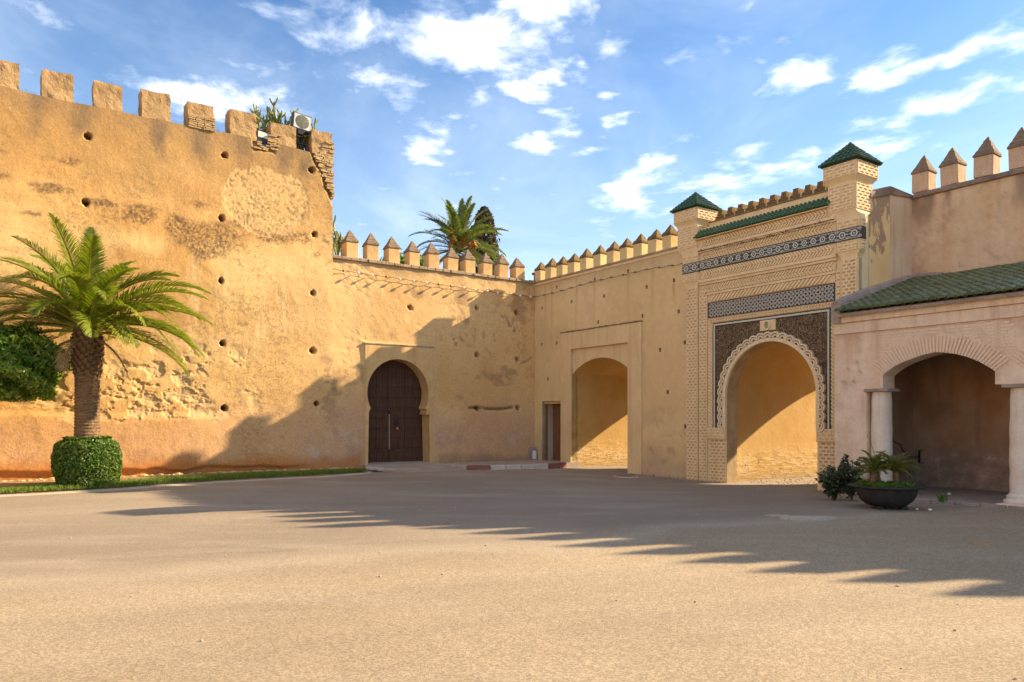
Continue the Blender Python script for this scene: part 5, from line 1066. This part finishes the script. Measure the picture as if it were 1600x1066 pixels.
leafcloud('foliage', np.stack([pc.x + rr * np.cos(a), pc.y + rr * np.sin(a), pc.z + zz_], 1), Nn, .034, M['hedge_leaf'], hd, .5, .55)
q = MB(); q.lathe([(.001, 0), (.54, .02), (.60, .3), (.62, .7), (.58, .92), (.44, 1.04), (.001, 1.07)], 24, tuple(pc)); q.build('inner_core', M['core'], hd, fix=False)
# orange tree at the left edge
oc = Vector((-12.05, 17.3, 2.92)); ot = thing('orange_tree', 'dense dark green clipped tree at the left edge beside the palm', 'tree', 'W', (-12.6, 17.3, 0))
n_ = 21000; v = rng.normal(0, 1, (n_, 3)); v /= np.linalg.norm(v, axis=1)[:, None]; lump = fbm(v[:, 0] * 2.2 + 5, v[:, 2] * 2.2 + v[:, 1] * 1.3, 2.0, 4, .55, 82); rr = (.66 + .66 * lump) * (1 - .30 * rng.random(n_) ** 2)
P = v * rr[:, None] * np.array([1.64, 1.35, .98]); P[:, 2] = np.maximum(P[:, 2], -.84 + .1 * rng.random(n_)); 
leafcloud('crown', P + np.array(oc), v, .070, M['orange_leaf'], ot, .36, .75, tint=lump * 1.1 - .1)
q = MB(); q.lathe([(max(.001, 1.05 * math.sin(math.pi * i / 10)), -.68 * math.cos(math.pi * i / 10)) for i in range(11)], 20, tuple(oc)); q.build('inner_core', M['core'], ot, fix=False)
q = MB(); q.tube([(-12.6, 17.3, 0), (-12.58, 17.3, 1.2), (-12.5, 17.3, 2.4)], [.11, .09, .07], 10); q.build('trunk', M['bark'], ot, smooth=True)
# cypress beyond the wall
cy = Vector((-1.57, 43, 0)); ct = thing('cypress', 'brownish narrow cypress top standing behind the date palm', 'tree', 'W', tuple(cy))
n_ = 9000; z = rng.random(n_) ** .7 * 9.5 + 4.2; a = rng.random(n_) * 6.283; prf = np.interp(z, [4, 9, 12, 13.2, 13.8], [.95, .85, .70, .45, .08]); lump = fbm(a * 1.6, z * 1.1, 2.2, 4, .6, 83); rr = prf * (.35 + 1.2 * lump) * (1 - .35 * rng.random(n_) ** 2)
leafcloud('crown', np.stack([cy.x + rr * np.cos(a), cy.y + rr * np.sin(a), z], 1), np.stack([np.cos(a), np.sin(a), .4 + 0 * a], 1), .10, M['cypress_leaf'], ct, .5, .8, tint=lump)
q = MB(); q.tube([tuple(cy), (cy.x, cy.y, 12.8)], [.3, .05], 8); q.build('trunk', M['bark'], ct)
# low greenery showing between the merlons
sh2 = thing('shrub', 'green shrub top showing through the gaps between the middle merlons', 'shrub', 'W', (-4.2, 33.5, 0))
n_ = 5000; P = rng.normal(0, 1, (n_, 3)); P = P / np.linalg.norm(P, axis=1)[:, None] * (rng.random(n_) ** .4 * (.6 + .8 * fbm(P[:, 0] * 2, P[:, 2] * 2, 1, 3)))[:, None] * np.array([1.35, .9, 1.1]) + np.array([-4.7, 33.5, 7.9]); leafcloud('foliage', P, rng.normal(0, 1, P.shape), .11, M['orange_leaf'], sh2, .45, .8)
q = MB(); q.tube([(-4.6, 33.5, 0), (-4.6, 33.5, 8.2)], [.15, .05], 8); q.build('trunk', M['bark'], sh2)
# cacti
def cactus(name, label, base, n_, spread, h0, h1, seed, r_=.032, group=None, fr='A'):
    t = thing(name, label, 'cactus', fr, base); rr = random.Random(seed); q = MB(); cols = []
    for i in range(n_):
        x = base[0] + rr.uniform(-spread, spread); y = base[1] + rr.uniform(-.2, .25); h = rr.uniform(h0, h1) * (1 - .25 * abs(x - base[0]) / spread)
        def stem(p, h_, lean, rad, lvl):
            pts = [Vector(p)]; 
            for s_ in range(6):
                f = (s_ + 1) / 6; pts.append(Vector(p) + Vector((lean[0] * math.sin(f * 1.5) , lean[1] * math.sin(f * 1.5), h_ * f)))
            k0 = len(q.v); q.tube(pts, [rad, rad * 1.08, rad * .95, rad * 1.1, rad * .95, rad * 1.0, rad * .55], 5); c_ = rr.random(); 
            for vi in range(len(q.v) - k0): cols.append((c_, rr.random() ** 2 * .8, 0))
            if lvl < 2:
                for b_ in range(rr.choice((1, 2, 2, 3))):
                    j = rr.randint(2, 5); stem(pts[j], h_ * rr.uniform(.3, .55), (rr.uniform(-.17, .17), rr.uniform(-.1, .1)), rad * .9, lvl + 1)
        stem((x, y, base[2]), h, (rr.uniform(-.12, .12), 0), r_, 0)
    q.col = np.array(cols, float); q.build('stem', M['cactus'], t, smooth=False, fix=False)
cactus('cactus', 'yellow-green candelabra cactus clump growing on top of the rampart behind the floodlights', (-9.10, .50, 9.72), 38, .95, .85, 1.28, 5, .030)
cactus('cactus', 'slim branching cactus behind the middle wall next to the rampart end', (-7.10, 1.3, 6.60), 5, .18, 1.1, 1.5, 9, .035)
# weeds on the wall tops
P = []
for (x0, x1, z, k_) in ((-15.8, -15.45, 9.77, 30), (-14.6, -14.35, 9.77, 16), (-13.4, -13.15, 9.74, 40), (-12.3, -12.0, 9.74, 12), (-11.2, -10.9, 9.77, 60)):
    for i in range(k_): q_ = toW('A', (random.uniform(x0, x1), random.uniform(-.05, .5), z)); P.append(tuple(q_))
tag(blades('dry_grass', np.array(P), .15, .006, M['dry_grass'], .8), kind='stuff')
P = [tuple(toW('A', (-12.88 + random.uniform(-.05, .05), .1, 9.74))) for _ in range(5)]; tag(blades('dry_stalks', np.array(P), .38, .012, M['dry_grass'], .2), kind='stuff')

# ================================================================ FLOODLIGHTS
f1 = thing('floodlight', 'small black floodlight with a pale pane on the rampart edge', 'floodlight', 'A', (-9.88, -.1, 9.62))
q = MB(); Mx = Matrix.Translation((-9.88, -.02, 9.86)) @ Matrix.Rotation(.10, 4, 'Y') @ Matrix.Rotation(-.25, 4, 'X'); q.box(-.19, .19, -.06, .10, -.20, .20, Mx); q.build('housing', M['black'], f1, bevel=.015)
q = MB(); q.box(-.165, .165, -.075, -.062, -.02, .175, Mx); q.build('glass', flat('pale_pane', (.50, .50, .44), .2), f1)
q = MB(); q.box(-.2, .2, -.03, .10, -.235, -.212, Mx); q.tube([(-9.95, .05, 10.05), (-9.95, .05, 10.25)], .025, 6); q.tube([(-9.85, .1, 9.55), (-9.85, .1, 9.8)], .03, 6); q.build('bracket', M['steel'], f1)
f2 = thing('floodlight', 'large square floodlight with round reflector on a pole above the wall corner', 'floodlight', 'A', (-8.66, .15, 9.7))
Mx = Matrix.Translation((-8.70, .05, 10.63)) @ Matrix.Rotation(.12, 4, 'Y') @ Matrix.Rotation(-.12, 4, 'X')
q = MB(); q.box(-.29, .29, -.02, .16, -.27, .27, Mx); q.build('housing', flat('dark_grey_steel', (.07, .07, .07), .5, .3), f2, bevel=.03)
q = MB(); q.box(-.245, .245, -.031, -.021, -.225, .225, Mx); q.build('glass', M['glass'], f2, bevel=.01)
q = MB(); q.lathe([(.215, 0), (.195, .004), (.12, .008), (.06, .012), (.001, .013)], 28); q.v = [tuple(Mx @ Matrix.Translation((.01, -.033, 0)) @ Matrix.Rotation(math.pi / 2, 4, 'X') @ Vector(p)) for p in q.v]; q.build('reflector', M['reflector'], f2, smooth=True)
q = MB()
for a in (20, 110, 200, 290):
    c_, s_ = math.cos(R(a)), math.sin(R(a)); q.add([tuple(Mx @ Vector((.01 + c_ * .06 - s_ * .006, -.047, s_ * .06 + c_ * .006))), tuple(Mx @ Vector((.01 + c_ * .06 + s_ * .006, -.047, s_ * .06 - c_ * .006))), tuple(Mx @ Vector((.01 + c_ * .185 + s_ * .006, -.04, s_ * .185 - c_ * .006))), tuple(Mx @ Vector((.01 + c_ * .185 - s_ * .006, -.04, s_ * .185 + c_ * .006)))], [(0, 1, 2, 3)])
q.build('reflector_rib', M['steel'], f2, kind='stuff', fix=False)
q = MB(); q.box(-.10, .10, -.03, .10, -.40, -.275, Mx); q.build('ballast', M['black'], f2, bevel=.01)
q = MB(); q.tube([tuple(Mx @ Vector(p)) for p in ((-.31, .05, 0), (-.30, .06, -.30), (0, .08, -.42), (.30, .06, -.30), (.31, .05, 0))], .016, 6); q.build('yoke', M['steel'], f2)
q = MB(); q.tube([(-8.66, .15, 9.7), (-8.66, .15, 10.28)], .035, 8); q.box(-8.80, -8.52, .1, .2, 9.98, 10.02); q.build('pole', M['black'], f2)

# ================================================================ STRING LIGHTS
def lights(label, fr, pts, n_, off, bulb, r_, seed, z_sag=.03):
    t = thing('string_lights', label, 'string lights', fr, pts[0]); rr = random.Random(seed); full = []
    P_ = np.array(pts); L_ = np.concatenate([[0], np.cumsum(np.linalg.norm(np.diff(P_, axis=0), axis=1))])
    for s_ in np.linspace(0, L_[-1], n_ * 4 + 1):
        p = np.array([np.interp(s_, L_, P_[:, i]) for i in range(3)]); k_ = (s_ / L_[-1] * n_) % 1; p[2] -= z_sag * 4 * k_ * (1 - k_); full.append(tuple(p))
    q = MB(); q.tube(full, .007, 5); q.build('cord', M['cable'], t, smooth=True)
    for i in range(0, n_ + 1):
        p = full[i * 4]; q = MB(); q.tube([(p[0], 0.03, p[2]), (p[0], p[1], p[2])], .008, 5); q.build('bracket', M['cable'], t)
        s_ = (i + .5) / n_
        if i < n_:
            b_ = full[i * 4 + 2]; q = MB(); ln_ = rr.uniform(.07, .12); q.tube([(b_[0], b_[1], b_[2]), (b_[0], b_[1] - ln_, b_[2] - .01)], .014, 6); q.ball((b_[0], b_[1] - ln_ - .02, b_[2] - .012), r_, 8); q.build('bulb', bulb if rr.random() < .6 else M['bulb_amber'], t, smooth=True)
lights('string of white bulbs strung along the sunlit middle wall below its merlons', 'A', [(-7.7, -.075, 6.29), (-5, -.085, 6.22), (-2.4, -.08, 6.16), (-.9, -.075, 6.13), (-.05, -.06, 6.14)], 16, .1, M['bulb'], .042, 1)
lights('string of dull bulbs on dark cord across the shaded yellow wall', 'B', [(.05, -.08, 6.14), (1.3, -.10, 6.12), (3.3, -.10, 6.20), (4.9, -.10, 6.20), (6.0, -.10, 6.20), (7.25, -.10, 6.13)], 14, .1, M['bulb_amber'], .034, 2)
lights('string of dull bulbs along the cornice of the monumental gate between its turrets', 'B', [(7.9, -.17, 6.36), (10, -.18, 6.31), (12.0, -.17, 6.36)], 9, .1, M['bulb_amber'], .034, 3, .02)

# ================================================================ SMALL THINGS AT THE FOOT OF THE WALLS
mx = thing('meter_box', 'small arched box with a white plate at the foot of the wall corner', 'box', 'A', (-.16, -.2, .16))
q = MB(); q.plate(rect(-.30, -.02, .16, .50)[:2] + [(-.02, .50)] + arc(-.16, .50, .14, 0, 180, 8)[1:-1] + [(-.30, .50)], [], -.22, 0); q.build('box_body', M['mortar'], mx)
q = MB(); q.box(-.25, -.09, -.232, -.222, .20, .50); q.build('plate', M['paper'], mx, bevel=.008)
# planter bowl
bp = Vector((6.93, 13.98, 0)); bp.z = float(gz(bp.x, bp.y)[0]) + .01
pb = thing('planter_bowl', 'wide dark bowl planter with a flat rim standing before the porch', 'planter', 'W', tuple(bp))
q = MB(); q.lathe([(.001, .035), (.24, .035), (.34, .06), (.44, .14), (.50, .24), (.525, .34), (.53, .385), (.655, .392), (.66, .405), (.655, .418), (.515, .42), (.48, .39), (.001, .36)], 48, tuple(bp)); q.build('bowl', M['planter'], pb, smooth=True)
for s_ in (-1, 1): q = MB(); q.box(bp.x + s_ * .22 - .06, bp.x + s_ * .22 + .06, bp.y - .25, bp.y - .1, bp.z - .01, bp.z + .05); q.build('foot', M['planter'], pb, bevel=.01)
q = MB(); q.lathe([(.001, .405), (.3, .402), (.50, .395)], 24, tuple(bp)); q.build('soil', M['soil'], pb)
n_ = 3600; a = rng.random(n_) * 6.283; r_ = .50 * np.sqrt(rng.random(n_)); hgt = .40 + .085 * rng.random(n_) * (fbm(r_ * np.cos(a), r_ * np.sin(a), 6, 3) * 1.6)
gc = thing('ground_cover', 'bright green ground cover filling the dark bowl planter', 'plant', 'W', (bp.x, bp.y, bp.z + .4))
leafcloud('leaves', np.stack([bp.x + r_ * np.cos(a), bp.y + r_ * np.sin(a), bp.z + hgt], 1), np.tile((0, 0, 1.), (n_, 1)), .022, M['cover_leaf'], gc, .5, .9)
for (dx, dy, hh, L_, nf, lab, yl, lean) in ((-.30, -.05, .26, .42, 13, 'small feathery palm at the left side of the bowl planter', .3, .05), (.20, 0, .28, .52, 17, 'larger feathery palm with yellowing fronds at the right side of the bowl planter', .9, -.03), (-.06, .12, .34, .40, 11, 'slender young palm in the middle of the bowl planter', .5, -.10)):
    b0 = Vector((bp.x + dx, bp.y + dy, bp.z + .40)); sp = thing('young_palm', lab, 'plant', 'W', tuple(b0)); q = MB()
    q.tube([b0, b0 + Vector((lean * .5, 0, hh * .5)), b0 + Vector((lean, 0, hh))], [.045, .05, .055], 9); q.build('trunk', M['trunk'], sp, smooth=True)
    for i in range(nf):
        e0 = 85 - 75 * i / nf; o = put('frond', frond_mesh(L_ * random.uniform(.8, 1.1), e0, 70 + random.uniform(-10, 25), .13, 24, 300 + i + int(dx * 90), M['small_palm_leaf'], .0045, random.uniform(-1, 1), yl), sp, b0 + Vector((lean, 0, hh))); o.rotation_euler = (0, 0, i * 2.4 + dx)
q = MB(); wp = [(bp.x - .22, bp.y, bp.z + .42), (bp.x - .18, bp.y, bp.z + .85), (bp.x - .30, bp.y, bp.z + 1.25), (bp.x - .40, bp.y, bp.z + 1.42)]
sk = thing('dry_stalk', 'thin dry stalk sticking up out of the bowl planter', 'plant', 'W', wp[0]); q.tube(wp, [.007, .006, .004, .002], 5); q.build('stem', M['dry_grass'], sk, fix=False)
# shrubs beside the porch
def fig(label, cx, cy, h, rad, nst, seed, tall):
    g_ = float(gz(cx, cy)[0]); t = thing('fig_shrub', label, 'shrub', 'W', (cx, cy, g_), 'dark shrubs by the porch wall'); rr = random.Random(seed); q = MB(); P = []; Nn_ = []
    for i in range(nst):
        a = rr.random() * 6.283; tx, ty = cx + rad * math.cos(a) * rr.random() ** .5, cy + rad * math.sin(a) * rr.random() ** .5 * .7; hh = h * rr.uniform(.45, 1.0); pts = [Vector((cx + (tx - cx) * f * (.6 + .4 * f), cy + (ty - cy) * f, g_ + hh * f)) for f in (0, .25, .5, .75, 1)]
        q.tube(pts, [.014, .012, .010, .008, .005], 5)
        for j in range(34):
            f = rr.uniform(.12, 1.04) ** .75; k_ = min(3, int(f * 4)); p = pts[k_].lerp(pts[k_ + 1], min(1, f * 4 - k_)); d_ = Vector((rr.gauss(0, 1), rr.gauss(0, 1), rr.gauss(.2, .5))).normalized(); P.append(tuple(p + d_ * rr.uniform(.05, .13))); Nn_.append((d_.x * .5, d_.y * .5 - .3, .8))
    q.build('stem', M['bark'], t, smooth=True); leafcloud('leaves', np.array(P), np.array(Nn_), .062, M['fig_leaf'], t, .42, .55, fold=.12)
fig('dark leafy shrub nearest the gate arch, left of the pair', 6.62, 15.55, .80, .34, 17, 3, 0)
fig('taller dark leafy shrub between the planter bowl and the gate shrub', 7.02, 15.6, .90, .30, 17, 8, 1)
# cable and bracket inside the porch
def bpt(k_, y, z): return tuple(toW('B', (k_, y, z)))
cb = thing('cable', 'loose black cable drooping across the back wall of the porch', 'cable', 'B', (12.1, 1.88, .8)); q = MB()
q.tube([(12.87, .15, 1.50), (12.87, .6, 1.30), (12.87, 1.0, 1.12), (12.87, 1.25, 1.05), (12.87, 1.36, .92), (12.88, 1.55, .78), (12.90, 1.75, .74), (13.0, 1.87, .74)], .010, 6); q.build('cord', M['cable'], cb, smooth=True)
br = thing('wall_bracket', 'thin upright metal bracket holding the cable on the porch back wall', 'bracket', 'B', (13.0, 1.88, .6)); q = MB(); q.box(12.99, 13.02, 1.85, 1.895, .60, .90); q.box(13.02, 13.09, 1.87, 1.895, .888, .90); q.box(13.02, 13.09, 1.87, 1.895, .60, .612); q.build('upright', M['cable'], br)
c2 = thing('cable', 'short bent cable end on the porch back wall beside the right column', 'cable', 'B', (15.2, 1.88, .8)); q = MB(); q.tube([(15.05, 1.87, .72), (15.06, 1.87, .90), (15.10, 1.86, .93), (15.25, 1.86, .85), (15.5, 1.86, .84)], .008, 5); q.build('cord', M['cable'], c2)
# litter and marks on the ground
def scrap(name, label, x, y, s_, dz=.0, m_='paper', cat='litter', grp=None):
    q = MB(); k_ = 7; a0 = random.random() * 6; z = float(gz(x, y)[0]) + dz
    top_ = [(s_ * random.uniform(.6, 1.1) * math.cos(a0 + i * .9), s_ * random.uniform(.4, .8) * math.sin(a0 + i * .9), random.uniform(.02, .05) * s_ * 12) for i in range(k_)]
    q.add([(a, b_, 0) for a, b_, c_ in top_] + top_ + [(0, 0, s_ * .8)], [(i, (i + 1) % k_, k_ + (i + 1) % k_, k_ + i) for i in range(k_)] + [(k_ + i, k_ + (i + 1) % k_, 2 * k_) for i in range(k_)]); o = q.build(name, M[m_], None, loc=(0, 0, 0)); o.location = (x, y, z); tag(o, label, cat, grp)
def gpt(px, py, z=0): y = (1.65 - z) * 1180 / (py - 655); return (px - 800) / 1180 * y, y
for (px, py, s_, lab) in ((1534, 790.5, .055, 'crumpled white paper on the ground left of the right column base'), (1555, 791, .045, 'small white scrap touching the right column base'), (1433, 798, .03, 'tiny white scrap right of the planter bowl'), (1454, 799, .04, 'flat white scrap on the road right of the planter bowl')):
    x, y = gpt(px, py); scrap('paper_scrap', lab, x, y, s_, .02)
x, y = gpt(1483, 773, .06); scrap('paper_scrap', 'white scrap on the porch floor behind the weed', x, y, .05, .09)
q = toW('B', (14.95, -1.10, 0)); wd = thing('weed', 'small green weed growing in the porch kerb right of the planter', 'plant', 'W', (q.x, q.y, .03)); P = np.array([[q.x, q.y, .04]] * 46) + rng.normal(0, .035, (46, 3)) * np.array([1, 1, .3]); blades('leaves', P, .12, .016, M['cover_leaf'], .9, None).parent = None
for o in list(bpy.data.objects):
    if o.name == 'leaves' or o.name.startswith('leaves.'):
        if o.parent is None: o.parent = wd; o.location = -wd.location
def sheet(name, px, py, rx, ry, m_, dz, kind='structure', sq=False):
    x, y = gpt(px, py); q = MB(); k_ = 22; s_ = random.random() * 50
    pts = [(x + rx * math.cos(R(360 * i / k_)) * (1 + .35 * (vnoise(np.array([i * .7 + s_]), np.array([s_]))[0] - .5)), y + ry * math.sin(R(360 * i / k_)) * (1 + .35 * (vnoise(np.array([i * .7 + s_]), np.array([s_ + 9]))[0] - .5))) for i in range(k_)]
    zs_ = max(float(z_) for z_ in gz([p[0] for p in pts], [p[1] for p in pts])) + dz
    q.add([(a, b_, zs_) for a, b_ in pts] + [(a, b_, zs_ - .06) for a, b_ in pts], [tuple(range(k_))] + [(i, (i + 1) % k_, k_ + (i + 1) % k_, k_ + i) for i in range(k_)]); o = q.build(name, M[m_], None); o['kind'] = kind; return o
sheet('cement_patch', 1262, 810, .50, .24, 'patch', .020); sheet('cement_patch', 1215, 806, .2, .1, 'patch', .02); sheet('stained_patch', 1533, 850.5, .14, .06, 'stain_patch', .020)
dp_ = thing('drain_cover', 'dark round iron drain cover in the road near the yellow wall', 'drain cover', 'W', (0, 0, 0)); x, y = gpt(838, 748); xx = toW('B', (5.9, -1.0, 0)); dp_.location = (xx.x, xx.y, float(gz(xx.x, xx.y)[0])); OFF[dp_] = Vector((0, 0, 0))
q = MB(); q.lathe([(.001, .024), (.30, .024), (.31, .0)], 26); q.build('lid', M['iron'], dp_); q = MB(); q.lathe([(.31, .0), (.315, .028), (.37, .026), (.40, -.02)], 26); q.build('ring', M['patch'], dp_)
P = []
for i in range(900):
    k_ = random.uniform(5.6, 12.5); y_ = random.uniform(.02, .30) if not 8.7 < k_ < 11.6 else -random.uniform(.5, 5); w_ = toW('B', (k_, -y_ - (.06 if k_ > 7.4 else 0), 0)); P.append((w_.x, w_.y, float(gfull(w_.x, w_.y)[0]) + .004))
q = MB()
for p in P: r_ = random.uniform(.006, .028); q.lathe([(.001, -r_ * .3), (r_, 0), (r_ * .7, r_ * .5), (.001, r_ * .6)], 5, p, lambda a, b_: random.uniform(-.35, .35))
tag(q.build('debris', M['pavement'], None, fix=False), kind='stuff')
P = []
for (x0, x1, d_, fr_, k_) in ((-4.2, -.4, .04, 'A', 60), (5.6, 7.4, .06, 'B', 30), (12.6, 13.3, 1.06, 'B', 25), (1.62, 2.1, .1, 'B', 14)):
    for i in range(k_): w_ = toW(fr_, (random.uniform(x0, x1), -random.uniform(d_, d_ + .06), 0)); P.append((w_.x, w_.y, float(gfull(w_.x, w_.y)[0]) + (.16 if fr_ == 'A' else 0)))
tag(blades('weeds', np.array(P), .07, .008, M['dry_grass'], .9), kind='stuff')
q = MB()
for i in range(190):
    x, y = random.uniform(-9, 9), random.uniform(4, 17); 
    if random.random() < .35: p = toW('B', (random.uniform(5, 16), -random.uniform(.1, 1.5), 0)); x, y = p.x, p.y
    if math.hypot(x - bp.x, y - bp.y) < .75: continue
    r_ = random.uniform(.006, .018); q.lathe([(.001, -r_ * .2), (r_, r_ * .2), (r_ * .7, r_ * .8), (.001, r_ * .9)], 5, (x, y, float(gz(x, y)[0]) + (float(fbm(x, y, .5, 3)) - .5) * .035), lambda a, b_: random.uniform(-.3, .3))
tag(q.build('gravel', M['kerb_grey'], None, fix=False), kind='stuff')
for o in list(bpy.data.objects):
    if o.type == 'EMPTY' and not o.children: bpy.data.objects.remove(o)
